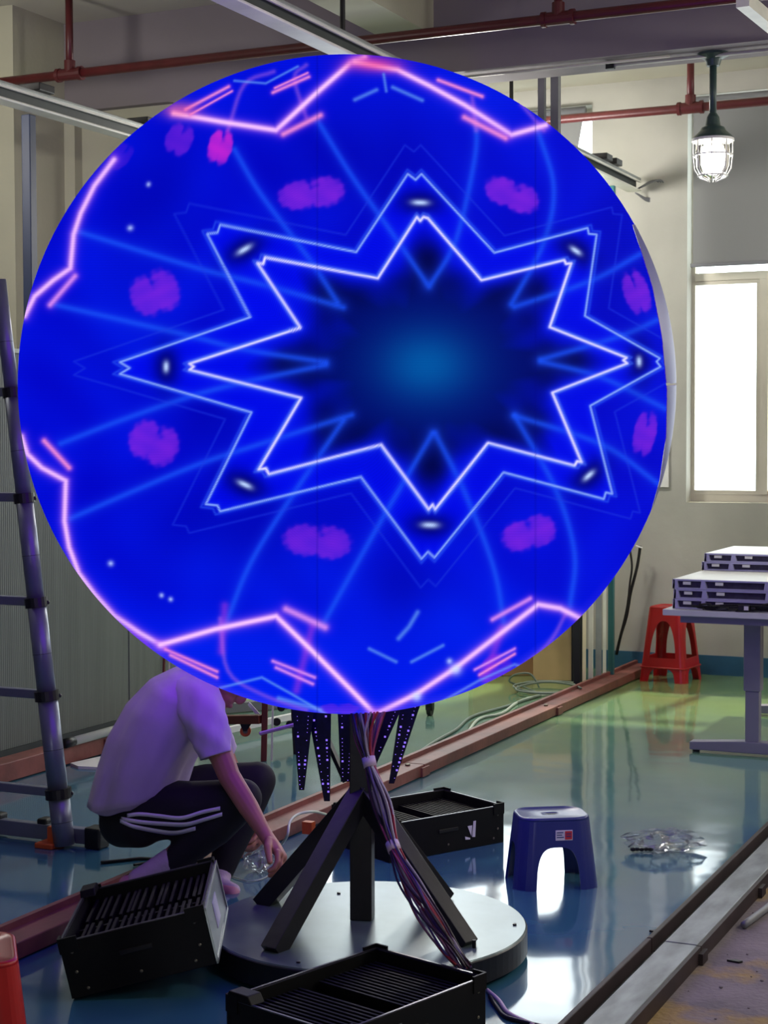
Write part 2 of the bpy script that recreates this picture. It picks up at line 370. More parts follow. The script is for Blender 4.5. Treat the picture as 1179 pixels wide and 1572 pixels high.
hx1 = atY(107, 100, 7.3).x; hx2 = atY(857, 20, 7.3).x; hx3 = atY(1060, 160, 9.9).x
pipe_run('sprinkler_pipe', 'dark red sprinkler pipe running across in front of the big ceiling beam', 7.3, 3.41, -7.9, 3.9, [hx1, hx2], .024)
pipe_run('sprinkler_pipe', 'dark red pipe running along the window wall behind the caged lamp', 9.9, 3.475, -7.9, 3.9, [hx3], .026)

# conduit under the beam
t = thing('conduit', 'thin white cable conduit run along the underside of the ceiling beam', 'conduit', (-3.2, 7.86, 3.32))
MB().tube([(0, 0, 0), (1.05, 0, 0)], .007, 8).build('conduit_run', M_conduit, t, smooth=True)
MB().tube([(.75, .06, -.003), (3.6, .06, -.003)], .009, 8).build('conduit_run', M_conduit, t, smooth=True)
MB().box((.72, .045, -.02), (.76, .075, .012)).build('junction_clip', M_black, t)

# ================================================================== aluminium rails overhead
def channel(m, a, b, h, wd):
    pass
def rail(label, X, z, y0, y1, clamps, end=False):
    t = thing('overhead_rail', label, 'rail', (X, y0, z)); L_ = y1-y0
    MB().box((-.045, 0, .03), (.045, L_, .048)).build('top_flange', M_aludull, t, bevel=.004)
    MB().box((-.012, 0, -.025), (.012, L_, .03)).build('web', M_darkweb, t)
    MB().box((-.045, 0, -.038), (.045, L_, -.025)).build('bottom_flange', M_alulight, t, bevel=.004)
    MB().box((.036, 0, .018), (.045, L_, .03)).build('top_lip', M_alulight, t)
    for c in clamps: MB().box((-.06, c-y0-.06, .048), (.07, c-y0+.06, .085)).build('clamp_block', M_black, t, bevel=.004)
    return t
rail('pale aluminium overhead rail at upper left held by navy posts', -4.86, 3.10, 2.0, 9.6, [6.57, 7.49])
r2 = rail('pale aluminium overhead rail passing above the sphere to the window wall', -3.10, 3.13, 1.5, 10.5, [5.2, 9.75, 9.95])
for y in (5.2,): 
    m = MB(); m.box((-.03, y-1.5-.12, .11), (.0, y-1.5-.09, .30)); m.box((-.03, y-1.5+.09, .11), (.0, y-1.5+.12, .30)); m.box((-.03, y-1.5-.12, .28), (.03, y-1.5+.12, .30))
    m.build('hanger_bracket', M_navy, r2)
m = MB()
for k in range(3):
    c = Vector((.02, 9.05, -.02)); m.tube(spline([c+Vector((.0, -.05, 0)), c+Vector((.09+.02*k, .03, .06)), c+Vector((.13, .09, -.01*k)), c+Vector((.05, .05, -.05-.01*k)), c+Vector((-.02, -.03, -.02))], 8), .005, 6)
m.build('wire_loop', M_greypost, r2, smooth=True)
# navy posts
def post(label, x, y, z1, m_, wd=.055, z0=0, name='steel_post'):
    o = thing(name, label, 'post', (x, y, z0)); MB().box((-wd/2, -wd/2, 0), (wd/2, wd/2, z1-z0)).build('shaft', m_, o, bevel=.004)
    MB().box((-wd, -wd, 0), (wd, wd, .012)).build('base_plate', m_, o)
    return o
post('navy blue steel post at the far left in front of the cream wall', -4.9, 6.57, 3.05, M_navy, .05)
post('navy post half hidden by the upper left edge of the sphere', -4.9, 7.49, 3.05, M_navy, .05)
post('dark steel post under the rail end near the window pillar', -3.085, 9.98, 3.06, M_teal, .035)
def rod(name, label, a, b, r, m_, cat='rod', wd=None):
    mb = MB().tube([a, b], r, 10) if wd is None else MB().bar(a, b, wd, wd)
    o = mb.build(name, m_); return tag(o, label, cat)
a = G(526, 55, 3.23); rod('hanger_rod', 'black hanger rod holding the long rail above the sphere top', (a.x, a.y, 3.195), (a.x, a.y, ZC), .012, M_black)
a = atY(785, 155, 8.6); rod('hanger_rod', 'black rod hanging from the ceiling behind the upper right edge of the sphere', (a.x, a.y, 2.9), (a.x, a.y, ZC), .011, M_black)
a = atY(832, 150, 8.3); rod('hanging_post', 'left of two grey square posts hanging from the ceiling above the sphere', (a.x, a.y, 2.2), (a.x, a.y, ZC), 0, M_greypost, 'post', .034)
a = atY(853, 150, 8.3); rod('hanging_post', 'right of two grey square posts hanging from the ceiling above the sphere', (a.x, a.y, 2.2), (a.x, a.y, ZC), 0, M_greypost, 'post', .042)
a = atY(1150, 10, 6.6)
rod('overhead_beam', 'pale steel channel crossing the top right corner of the picture', G(1140, 0, 3.3), G(1230, 75, 3.3), 0, M_alulight, 'rail', .055)

# ================================================================== pendant lamp
P0 = atY(1095, 74, 7.96); lx = P0.x; zb = 3.335
lp = thing('pendant_lamp', 'lit caged industrial pendant lamp with dark green stem under the ceiling beam', 'lamp', (lx, 7.96, 2.74))
H = zb-2.74
MB().lathe([(.0, H), (.075, H), (.075, H-.012), (.04, H-.03), (.03, H-.06)], seg=24).build('ceiling_flange', M_lampgreen, lp, smooth=False)
MB().tube([(0, 0, .27), (0, 0, H-.01)], .017, 14).build('stem', M_lampgreen, lp, smooth=True)
MB().lathe([(.017, .315), (.03, .295), (.036, .255), (.055, .245), (.062, .23), (.09, .205), (.098, .195), (.098, .185), (.02, .185)], seg=32).build('canopy', M_lampgreen, lp)
MB().lathe([(.082, .186), (.083, .12), (.078, .06), (.06, .02), (.03, .004), (.001, .0)], seg=32).build('glass_globe', M_lampglass, lp, smooth=True)
MB().lathe([(.0, .16), (.055, .155), (.066, .10), (.06, .055), (.04, .03), (.0, .02)], seg=24).build('lit_bulb', M_bulb, lp, smooth=True)
cg = MB()
for k in range(8):
    a = math.pi*2*k/8+.2; c, s_ = math.cos(a), math.sin(a)
    cg.tube([(c*.094, s_*.094, .188), (c*.093, s_*.093, .11), (c*.086, s_*.086, .05), (c*.06, s_*.06, .008), (c*.02, s_*.02, -.008)], .0035, 6)
for r_, z_ in ((.094, .115), (.07, .018)):
    cg.tube([(r_*math.cos(i*math.pi/12), r_*math.sin(i*math.pi/12), z_) for i in range(25)], .0035, 6)
cg.build('wire_cage', M_white, lp, smooth=True)
MB().lathe([(.086, .192), (.1, .192), (.1, .180), (.086, .180)], seg=32).build('rim_ring', M_white, lp)

# ================================================================== floor tracks
def track(label, X, w_, h, y0, y1, m_, joints, extra=None):
    t = thing('floor_track', label, 'track', (X, 0, 0))
    ys = [y0]+joints+[y1]
    for a, b in zip(ys[:-1], ys[1:]):
        MB().box((-w_/2, a+.003, .004), (w_/2, b-.003, h)).build('track_length', m_, t, bevel=.004)
    for j in joints:
        MB().box((w_/2, j-.04, .004), (w_/2+.01, j+.04, h*.8)).build('joint_plate', m_, t)
        MB().lathe([(.012, h), (.012, h+.008), (.006, h+.01)], (0, j-.06, 0), 8).build('bolt', M_screw, t)
    return t
trA = track('reddish brown steel track on the floor passing behind the sphere stand', -3.04, .11, .055, 2.2, 10.56, M_redsteel, [4.9, 6.85, 8.7])
MB().box((-.065, 2.2, .055), (-.045, 10.56, .075)).build('guide_lip', M_redsteel, trA)
trC = track('reddish brown steel track on the floor under the ribbed grey partition', -4.66, .11, .09, 2.2, 7.8, M_redsteel, [6.75])
# right-hand track: dark angle, grey channel, red side
t = thing('floor_track', 'grey and rust edged double track between the painted and the bare floor', 'track', (-1.3, 0, 0))
for a, b in ((1.5, 4.72), (4.72, 7.4), (7.4, 10.4)):
    MB().box((-.05, a+.003, .002), (-.034, b-.003, .05)).build('dark_angle', M_rust, t, bevel=.003)
    MB().box((-.03, a+.003, .0), (.005, b-.003, .012)).build('gutter', M_black, t)
    MB().box((.005, a+.003, 0), (.10, b-.003, .046)).build('grey_channel', M_chan, t, bevel=.003)
    MB().box((.10, a+.003, -.003), (.112, b-.003, .044)).build('rusty_side', M_rust, t)
for j in (4.72, 5.5, 7.4): MB().box((.112, j-.03, -.002), (.125, j+.03, .03)).build('bracket', M_rust, t)
# loose pale board and conduit by the left track
o = MB().tube([(-4.58, 6.42, .112), (-4.58, 7.7, .112)], .021, 12).build('pale_tube', M_cablewhite, smooth=True); tag(o, 'long pale tube lying along the top of the left red track', 'tube')
o = MB().tube([(-4.58, 6.36, .112), (-4.58, 6.425, .112)], .023, 12).build('end_cap', M_black, o, smooth=True)
o = MB().prism([G(108, 1175), G(158, 1164), G(158, 1182), G(120, 1180)], (0, 0, .012)).build('white_board', M_white); tag(o, 'small pale board lying on the floor between ladder and crouching person', 'board')

# ================================================================== ribbed partition at the left
t = thing('partition', 'tall grey green ribbed partition standing behind the telescopic ladder', 'partition', (-4.77, 7.8, 0))
ys = [0, -.62, -2.1, -3.6, -5.1]
for a, b in zip(ys[:-1], ys[1:]): MB().box((-.03, b+.004, .10), (0.0, a-.004, 1.91)).build('ribbed_panel', M_ribbed, t, bevel=.003)
MB().box((-.04, -5.1, 1.91), (.006, 0, 1.93)).build('top_trim', M_aludull, t)
MB().box((-.04, -5.1, .0), (.0, 0, .10)).build('bottom_rail', M_darkweb, t)

# ================================================================== LED sphere
KS = 4.885
SC = W(534.5, 597, KS)                         # centre of the sphere
d0 = (SC-CAM).length; SR = d0*math.sin(math.atan(502.5/F))*1.002
def seg_dist(X, Y, a, b):
    ax, ay = a; bx, by = b; dx, dy = bx-ax, by-ay; L2 = dx*dx+dy*dy+1e-9
    t = np.clip(((X-ax)*dx+(Y-ay)*dy)/L2, 0, 1); return np.hypot(X-ax-t*dx, Y-ay-t*dy)
def poly_dist(X, Y, pts, closed=False):
    D = np.full(X.shape, 1e4); P = list(pts) + ([pts[0]] if closed else [])
    for a, b in zip(P[:-1], P[1:]):
        m = (X > min(a[0], b[0])-45) & (X < max(a[0], b[0])+45) & (Y > min(a[1], b[1])-45) & (Y < max(a[1], b[1])+45)
        if m.any(): D[m] = np.minimum(D[m], seg_dist(X[m], Y[m], a, b))
    return D
def curve2(pts, n=10): return [(v.x, v.y) for v in spline([(a, b, 0) for a, b in pts], n)]
STAR_IN = [(640,333),(645,339),(650,333),(657,335),(739,430),(866,399),(869,405),(877,404),(844,502),(962,549),(957,553),(963,558),(848,603),(893,710),(886,708),(882,715),(749,680),(668,782),(664,775),(658,782),(585,683),(413,728),(408,719),(397,721),(462,611),(291,568),(297,563),(291,558),(461,503),(395,404),(404,405),(407,395),(580,427)]
STAR_OUT = [(626,267),(638,276),(647,267),(759,388),(902,350),(904,359),(916,360),(898,485),(1013,550),(1008,555),(1014,563),(906,623),(940,758),(930,756),(927,766),(773,725),(667,856),(657,847),(647,858),(554,732),(338,785),(334,776),(316,774),(386,633),(184,574),(199,565),(184,556),(384,487),(318,359),(334,357),(338,345),(547,387)]
def inside(X, Y, P):
    r = np.zeros(X.shape, bool); n = len(P)
    for i in range(n):
        x1, y1 = P[i]; x2, y2 = P[(i+1) % n]
        if y1 == y2: continue
        c = ((y1 > Y) != (y2 > Y)) & (X < (x2-x1)*(Y-y1)/(y2-y1)+x1); r ^= c
    return r
def scaled(P, s, c=(655, 563)): return [(c[0]+(x-c[0])*s, c[1]+(y-c[1])*s) for x, y in P]
def pattern(X, Y):
    n = X.shape[0]; C = np.zeros((n, 3))
    nz = np.sin(X*.031+1.7*np.sin(Y*.017))*np.sin(Y*.027+1.3*np.sin(X*.021))
    C[:] = (2, 6, 218); C[:, 2] += 10*nz; C[:, 1] += 5*(nz+1)
    def over(col, a): a = np.clip(a, 0, 1)[:, None]; C[:] = C*(1-a)+np.array(col)*a
    g = lambda D, w: np.exp(-(D/w)**2)
    over((0, 34, 255), .75*np.clip((Y-860)/200, 0, 1)); over((0, 22, 245), .5*np.clip((260-Y)/140, 0, 1))
    for cx, cy, rx, ry in ((430, 860, 180, 60), (700, 950, 140, 70), (380, 1000, 160, 60), (720, 150, 110, 40), (200, 480, 90, 120)): over((0, 48, 255), .3*np.exp(-((X-cx)/rx)**2-((Y-cy)/ry)**2))
    for cx, cy, rx, ry in ((560, 240, 170, 90), (240, 300, 70, 90), (620, 900, 60, 50), (950, 380, 60, 120), (330, 640, 60, 60), (360, 800, 140, 60)): over((0, 2, 170), .5*np.exp(-((X-cx)/rx)**2-((Y-cy)/ry)**2))
    io = inside(X, Y, STAR_OUT); ii = inside(X, Y, STAR_IN)
    over((0, 8, 250), .75*io)
    # dark heart of the star with a teal glow
    ang = np.arctan2((Y-560)*1.25, X-655); rad = np.hypot((X-655)/1.32, (Y-560))
    lob = 128+30*np.cos(8*ang)+12*np.cos(16*ang+.4)
    over((0, 2, 96), .92*ii*np.clip((lob+45-rad)/60, 0, 1)); 
    for k in range(16):
        a = math.pi*k/8+math.pi/8*.5; cx, cy = 655+155*1.2*math.cos(a), 560+140*.9*math.sin(a)
        over((0, 0, 70), .55*ii*np.exp(-((X-cx)/24)**2-((Y-cy)/22)**2))
    for cx, cy in ((657, 400), (440, 555), (880, 552), (664, 715), (500, 455), (825, 450), (500, 655), (822, 650)): over((0, 0, 66), .8*np.exp(-((X-cx)/24)**2-((Y-cy)/24)**2))
    over((0, 40, 128), .8*np.exp(-(rad/110)**2)); over((0, 92, 172), .92*np.exp(-(rad/52)**2))
    # soft blue beams
    BE = [[(121,356),(302,411),(404,437),(527,472)],[(86,468),(285,514),(373,536),(500,556)],[(93,681),(200,640),(329,598),(500,560)],[(108,796),(200,756),(307,712),(430,672),(540,637)],
          [(360,230),(395,290),(435,345),(480,405),(518,464)],[(488,186),(540,270),(600,355),(655,435)],[(731,179),(729,242),(700,368),(659,440)],[(826,201),(850,287),(835,372),(785,467)],
          [(983,390),(907,431),(790,471)],[(1014,489),(952,516),(830,552)],[(1021,627),(925,580),(830,555)],[(1010,742),(925,683),(790,638)],[(875,931),(882,850),(853,751),(790,638)],
          [(775,967),(758,872),(713,755),(668,665)],[(495,960),(520,915),(587,796),(664,665)],[(346,959),(386,862),(452,756),(527,646)]]
    for b in BE:
        D = poly_dist(X, Y, curve2(b, 8)); over((26, 84, 255), .55*g(D, 5)+.22*g(D, 12))
    for b in ([(340,1000),(345,930)],[(770,965),(745,1040)],[(480,960),(455,1060)]): over((190, 60, 230), .5*g(poly_dist(X, Y, b), 7))
    for b in ([(350,200),(375,130),(420,110)],[(470,180),(452,120),(470,100)],[(835,200),(800,160)],[(731,200),(725,150)],[(870,940),(840,990),(780,1040)],[(338,950),(350,1030),(400,1065),(470,1090)]): over((200, 110, 235), .45*g(poly_dist(X, Y, curve2(b, 5)), 4))
    # magenta blobs
    for cx, cy, rx, ry, rot, a in ((478,297,50,23,-8,.8),(786,299,42,22,22,.8),(238,450,37,32,-20,.75),(236,680,38,31,25,.75),(487,831,51,25,6,.7),(812,819,41,24,-16,.75),(977,449,19,33,-18,.75),(990,665,17,33,12,.75),(338,225,18,26,15,.85),(275,214,20,24,25,.6),(185,240,14,22,40,.3),(215,995,14,40,-35,.5),(520,1088,30,8,0,.45),(760,1030,22,26,30,.5)):
        c, s = math.cos(math.radians(rot)), math.sin(math.radians(rot)); u = ((X-cx)*c+(Y-cy)*s)/rx; v = (-(X-cx)*s+(Y-cy)*c)/ry
        q = np.minimum(((u-.36)/.66)**2+v*v, ((u+.36)/.66)**2+v*v*1.1)+.12*np.sin(X*.35+Y*.2)*np.sin(Y*.31-X*.1); q = q+.6*np.exp(-((u-.15)/.3)**2-((v+.4)/.35)**2)
        tex = .92+.08*np.sin(X*.11+2*np.sin(Y*.07))*np.sin(Y*.13)
        over((150, 40, 232) if cx != 338 else (230, 40, 220), a*tex/(1+np.exp(np.clip((q-1)*8, -30, 30))))
    # white sparks in dark halos
    for cx, cy, rot, L_ in ((375,383,-30,19),(645,311,2,20),(884,385,35,15),(255,563,90,13),(981,555,88,12),(376,744,25,18),(660,806,2,20),(904,730,-42,16)):
        c, s = math.cos(math.radians(rot)), math.sin(math.radians(rot)); u = (X-cx)*c+(Y-cy)*s; v = -(X-cx)*s+(Y-cy)*c
        over((0, 0, 90), .85*np.exp(-(u/34)**2-(v/19)**2)); over((185, 210, 250), .95*np.exp(-(np.abs(u)/L_/.75)**2.6-(v/5)**2))
    # star outlines
    D = poly_dist(X, Y, scaled(STAR_OUT, 1.15), True); over((30, 60, 235), .5*g(D, 1.6))
    D = poly_dist(X, Y, scaled(STAR_OUT, 1.022), True); over((50, 100, 255), .55*g(D, 1.8))
    D = poly_dist(X, Y, STAR_OUT, True); over((20, 60, 255), .4*g(D, 7)); over((140, 175, 255), .95*g(D, 1.9))
    D = poly_dist(X, Y, STAR_IN, True); over((20, 50, 255), .5*g(D, 10)); over((120, 130, 255), .5*g(D, 4.2)); over((212, 205, 255), 1.0*g(D, 2.4))
    D = poly_dist(X, Y, scaled(STAR_IN, 1.025), True); over((70, 120, 255), .5*g(D, 2.0))
    # thick pink and white strokes
    TH = [([(267,174),(340,187),(424,200),(480,148),(538,97),(560,88)],1.0),([(175,245),(145,285),(124,327),(113,360),(108,412),(82,430),(53,455),(38,485)],.9),([(33,670),(42,697),(64,718),(101,738),(99,800),(106,840),(121,880),(145,912),(175,945),(215,972),(250,992)],.9),
          ([(246,990),(330,966),(424,946),(480,1000),(540,1060),(578,1099)],1.0),([(578,1096),(640,1065),(700,1025),(765,975),(826,928),(860,934),(892,950)],.95),([(545,95),(610,107),(660,132),(713,161),(785,207),(838,192)],.95)]
    for P, a in TH:
        D = poly_dist(X, Y, P); over((150, 70, 255), .4*a*g(D, 12)); over((205, 120, 250), .6*a*g(D, 7)); over((238, 190, 245), a*.95*g(D, 4.2))
    pink = ((240, 140, 215), (215, 140, 240))
    for P, k, w in (([(435,206),(492,177)],0,5),([(419,142),(474,118)],0,3),([(422,135),(472,112)],0,2),([(285,168),(351,133)],0,3),([(292,176),(356,140)],0,2),([(115,424),(77,468)],1,5),([(68,677),(106,718)],0,5),([(439,935),(499,963)],1,6),
                  ([(419,1015),(483,1040)],1,3),([(424,1025),(480,1050)],1,3),([(254,997),(333,1031)],0,3),([(262,1006),(333,1040)],0,3),([(756,951),(814,919)],1,4),([(729,1028),(790,996)],1,2.5),([(736,1036),(790,1004)],0,2.5),([(713,180),(776,212)],0,5),([(673,123),(740,148)],0,3.5)):
        D = poly_dist(X, Y, P); over((160, 50, 255), .35*g(D, w*1.9)); over(pink[k], .9*g(D, w))
    over((255, 60, 140), .6*np.exp(-((X-575)/45)**2-((Y-98)/14)**2)); over((255, 110, 160), .6*np.exp(-((X-275)/30)**2-((Y-168)/14)**2))
    for P, w in (([(360,124),(408,128),(457,102)],2.2),([(338,1056),(402,1040),(445,1064),(500,1096)],2.5),([(428,1072),(492,1090)],4),([(673,1080),(735,1045),(790,1020),(803,1024)],2.5),([(545,153),(578,138)],3.5),([(603,134),(648,154)],3.5),([(589,114),(593,140)],2.5),([(567,996),(608,1016)],3),([(632,1016),(680,991)],3),([(612,980),(628,962),(641,940)],4)):
        D = poly_dist(X, Y, P); over((110, 170, 255), .65*g(D, w))
    for cx, cy, r_ in ((700,1028,9),(200,350,5),(228,283,4),(262,920,4),(248,914,4),(170,865,5),(640,1070,8),(690,1015,5)): over((190, 210, 255), .8*np.exp(-((X-cx)/r_)**2-((Y-cy)/r_)**2))
    # paler violet reflection painted into the screen at the sphere's foot
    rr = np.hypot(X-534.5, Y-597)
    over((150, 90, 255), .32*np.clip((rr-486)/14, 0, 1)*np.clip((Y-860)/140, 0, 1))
    # fine module seams
    for sx_ in (487, 822): over((0, 0, 120), .22*g(np.abs(X-sx_-(Y-560)*.0), 1.2))
    scan = .97+.03*np.sin(Y*1.6); C *= scan[:, None]
    return np.clip(C, 0, 255)
def to_lin(C):
    C = C/255; w_ = np.clip((C.min(1)-.35)/.5, 0, 1)[:, None]; return (1+.35*w_)*np.where(C <= .04045, C/12.92, ((C+.055)/1.055)**2.4)
ax = np.array((CAM-SC).normalized()); e1 = np.cross(ax, (0, 0, 1)); e1 /= np.linalg.norm(e1); e2 = np.cross(e1, ax)
def hemi(Mn, back):
    s = np.linspace(-1, 1, Mn+1); A, B = np.meshgrid(s, s); A = A.ravel(); B = B.ravel()
    big = np.abs(A) > np.abs(B)                # concentric square-to-disc map, then equal-area lift
    r = np.where(big, A, B); ph = np.where(big, math.pi/4*B/np.where(A == 0, 1, A), math.pi/2-math.pi/4*A/np.where(B == 0, 1, B))
    dx, dy = r*np.cos(ph), r*np.sin(ph); rr = np.clip(dx*dx+dy*dy, 0, 1)
    z = 1-rr; k = np.sqrt(np.clip(2-rr, 0, 2)); D = np.stack([dx*k, dy*k, z], 1)
    Pw = D[:, :1]*e1+D[:, 1:2]*e2+D[:, 2:]*ax*(-1 if back else 1)
    Pf = D[:, :1]*e1+D[:, 1:2]*e2+D[:, 2:]*ax
    Q = np.array(SC)+Pf*SR-np.array(CAM); kz = Q@np.array(FWD)
    X = 589.5+F*(Q@np.array(RT))/kz; Y = 786-F*(Q@np.array(UP))/kz
    i = np.arange(Mn); I, J = np.meshgrid(i, i); v0 = (J*(Mn+1)+I).ravel()
    q = np.stack([v0, v0+1, v0+Mn+2, v0+Mn+1], 1)
    if not back: q = q[:, ::-1]
    return Pw*SR, X, Y, q
def mesh_np(name, V, q, m_, parent, col=None):
    used = np.unique(q); mp = np.full(len(V), -1); mp[used] = np.arange(len(used)); q = mp[q]
    me = bpy.data.meshes.new(name); me.vertices.add(len(used)); me.vertices.foreach_set('co', V[used].astype(np.float32).ravel())
    me.loops.add(q.size); me.loops.foreach_set('vertex_index', q.astype(np.int32).ravel())
    me.polygons.add(len(q)); me.polygons.foreach_set('loop_start', np.arange(0, q.size, 4, dtype=np.int32))
    me.update(calc_edges=True); me.shade_smooth()
    if col is not None:
        at = me.color_attributes.new('screen', 'FLOAT_COLOR', 'POINT'); at.data.foreach_set('color', np.concatenate([col[used], np.ones((len(used), 1))], 1).astype(np.float32).ravel())
    me.materials.append(m_); o = bpy.data.objects.new(name, me); COL.objects.link(o); o.parent = parent; return o
m = bpy.data.materials.new('led_screen'); m.use_nodes = True; N = m.node_tree.nodes; b = N['Principled BSDF']
at = N.new('ShaderNodeVertexColor'); at.layer_name = 'screen'; m.node_tree.links.new(at.outputs[0], b.inputs['Emission Color'])
b.inputs['Emission Strength'].default_value = 1.0; b.inputs['Base Color'].default_value = (.004, .004, .008, 1); b.inputs['Roughness'].default_value = .35; b.inputs['Specular IOR Level'].default_value = .0
M_LED = m
sph = thing('led_sphere', 'huge glowing blue LED sphere showing a white kaleidoscope star', 'LED display', tuple(SC))
XI = lambda Y: np.interp(Y, [300, 345, 380, 440, 520, 600, 670, 737, 800, 830], [960, 970.5, 982, 1001, 1016, 1023.5, 1022, 1012.5, 995, 990])
for back, Mn in ((False, 760), (True, 200)):
    V, X, Y, q = hemi(Mn, back)
    fx, fy = X[q].mean(1), Y[q].mean(1)
    rim = (fx > XI(fy)) & (fy > 345) & (fy < 805)
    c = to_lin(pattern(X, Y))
    if back: c = c*.5+np.array(srgb(150, 50, 255))*1.1      # violet glow added on the unseen far side to tint the shirt
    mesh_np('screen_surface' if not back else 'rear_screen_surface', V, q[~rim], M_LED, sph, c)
    for lo, hi in ((0, 590), (590, 2000)):
        sel = rim & (fy > lo+(1.5 if lo else 0)) & (fy <= hi-1.5)
        if sel.any():
            o = mesh_np('edge_panel', V*1.0015, q[sel], M_shell, sph)
            if not back and lo == 0: o['label'] = 'unlit pale edge panel'

# hanging gore modules under the sphere
M_gore = mat('violet_circuit_panel', (18, 12, 48), .5, var=.35, vscale=60, spec=.15)
M_dot = emis('lit_diode', (140, 110, 235), 1.0)
def gore(top, tip, wt, wp, k, label=None):
    a = W(top[0], top[1], k)-SC; b_ = W(tip[0], tip[1], k-.02)-SC; d = (b_-a); u = RT.copy(); n = FWD*.012
    pt = 4.9/F
    poly = [a-u*wt*pt/2, a+u*wt*pt/2, b_+u*wp*pt/2, b_-u*wp*pt/2]
    o = MB().prism(poly, n).build('hanging_led_strip', M_gore, sph)
    dm = MB(); L_ = d.length; nr = int(L_/.011)
    for i in range(nr):
        t = (i+.6)/nr; c = a+d*t; hw = (wt*(1-t)+wp*t)*pt/2
        for sgn in ((-.55, .55) if hw > .009 else (0,)):
            if random.random() < .35: continue
            s_ = random.choice((.001, .0012, .0012, .0028)); q = c+u*hw*sgn-FWD*.001
            dm.add([q-u*s_-UP*s_, q+u*s_-UP*s_, q+u*s_+UP*s_, q-u*s_+UP*s_, q-FWD*.002], [(0,1,4),(1,2,4),(2,3,4),(3,0,4)])
    dl = dm.build('diode_rows', M_dot, o); dl['kind'] = 'stuff'
gore((465, 1090), (463, 1213), 32, 8, 4.78); gore((490, 1090), (502, 1230), 36, 9, 4.86); gore((533, 1090), (530, 1200), 30, 14, 5.0)
gore((598, 1090), (566, 1182), 36, 16, 5.0); gore((630, 1082), (601, 1203), 30, 8, 4.80)
o = MB().bar(W(500, 1130, 5.02)-SC, W(531, 1200, 5.0)-SC, .012, .02).build('hanging_strut', M_blacksteel, sph)

# ================================================================== stand of the sphere
DC = Vector((-2.10, 4.40, 0)); DR = .468
pst = G(552, 1412, .09); post_xy = Vector((pst.x, pst.y+.02, 0))
st = thing('sphere_stand', 'black steel stand with round base plate, centre post and four slanted legs under the sphere', 'stand', (DC.x, DC.y, 0))
MB().lathe([(.0, .012), (DR-.01, .012), (DR, .018), (DR, .083), (DR-.003, .086), (.0, .086)], seg=96).build('round_base', M_blacksteel, st)
MB().lathe([(.0, .0862), (DR-.003, .0862), (DR-.006, .09), (.0, .09)], seg=96).build('base_lit_top', M_disc, st)  # top of the same disc, coloured lighter for the light falling on it
ft = MB()
for k in range(6): a = k*math.pi/3; ft.lathe([(.03, 0), (.03, .012)], (math.cos(a)*.38, math.sin(a)*.38, 0), 10)
ft.build('base_feet', M_black, st)
pl = post_xy-DC
MB().bar((pl.x, pl.y, .09), (pl.x, pl.y, .735), .065, .065, side=(1, .3, 0)).build('centre_post', M_blacksteel, st, bevel=.003)
apex = Vector((pl.x, pl.y, .47))
for q in ((407, 1386), (421, 1459), (713, 1450), (678, 1378)):
    f_ = G(q[0], q[1], .09)-DC; d = (apex-f_).normalized(); side = Vector((-d.y, d.x, 0))
    MB().bar(f_-d*.012+Vector((0, 0, .004)), apex-d*.0, .055, .055, side=side).build('slanted_leg', M_blacksteel, st, bevel=.002)
for q in ((728, 1455), (652, 1367), (458, 1478), (520, 1372), (790, 1420)):
    c = G(*q, .09)-DC; MB().lathe([(.006, .09), (.006, .112 if q[0] == 728 else .094), (.0, .113 if q[0] == 728 else .095)], (c.x, c.y, 0), 8).build('stud', M_blacksteel, st)

# cable bundle
cb = thing('cable_bundle', 'bundle of pink, violet and white cables hanging from the sphere down to the base', 'cable', tuple(G(690, 1470, .09)))
path = [(566, 1088, 4.74), (562, 1130, 4.72), (567, 1170, 4.70), (585, 1230, 4.66), (604, 1300, 4.58), (628, 1355, 4.50), (660, 1410, 4.42), (690, 1455, 4.36), (712, 1484, 4.33)]
spread = [30, 20, 8, 17, 9, 20, 22, 17, 13]
cc = [('pink_cable', (170, 70, 110)), ('red_cable', (160, 34, 44)), ('violet_cable', (84, 62, 140)), ('white_cable', (176, 166, 176)), ('dark_cable', (44, 26, 46)), ('lilac_cable', (118, 78, 120))]
for n, c in cc: mat(n, c, .45)
for k in range(24):
    ph = random.uniform(0, 6.28); rr_ = math.sqrt(random.random())
    pts = []
    for i, ((x, y, kk), sp) in enumerate(zip(path, spread)):
        a = ph+.35*i+random.uniform(-.35, .35)
        pts.append(W(x+sp*rr_*math.cos(a), y+random.uniform(-4, 4), kk+sp*.0019*rr_*math.sin(a)))
    MBt = MB().tube(spline(pts, 6), .0034, 6)
    world_part(MBt, 'cable', MATS[cc[k % 6][0]], cb, smooth=True)
for i in (2, 4):
    x, y, kk = path[i]; d = (W(*path[i+1])-W(*path[i-1])).normalized(); c = W(x, y, kk)
    world_part(MB().tube([c-d*.014, c+d*.014], .019, 16), 'tie_wrap', M_tie, cb, smooth=True)
d = (W(*path[8])-W(*path[6])).normalized(); c = W(*path[7]); 

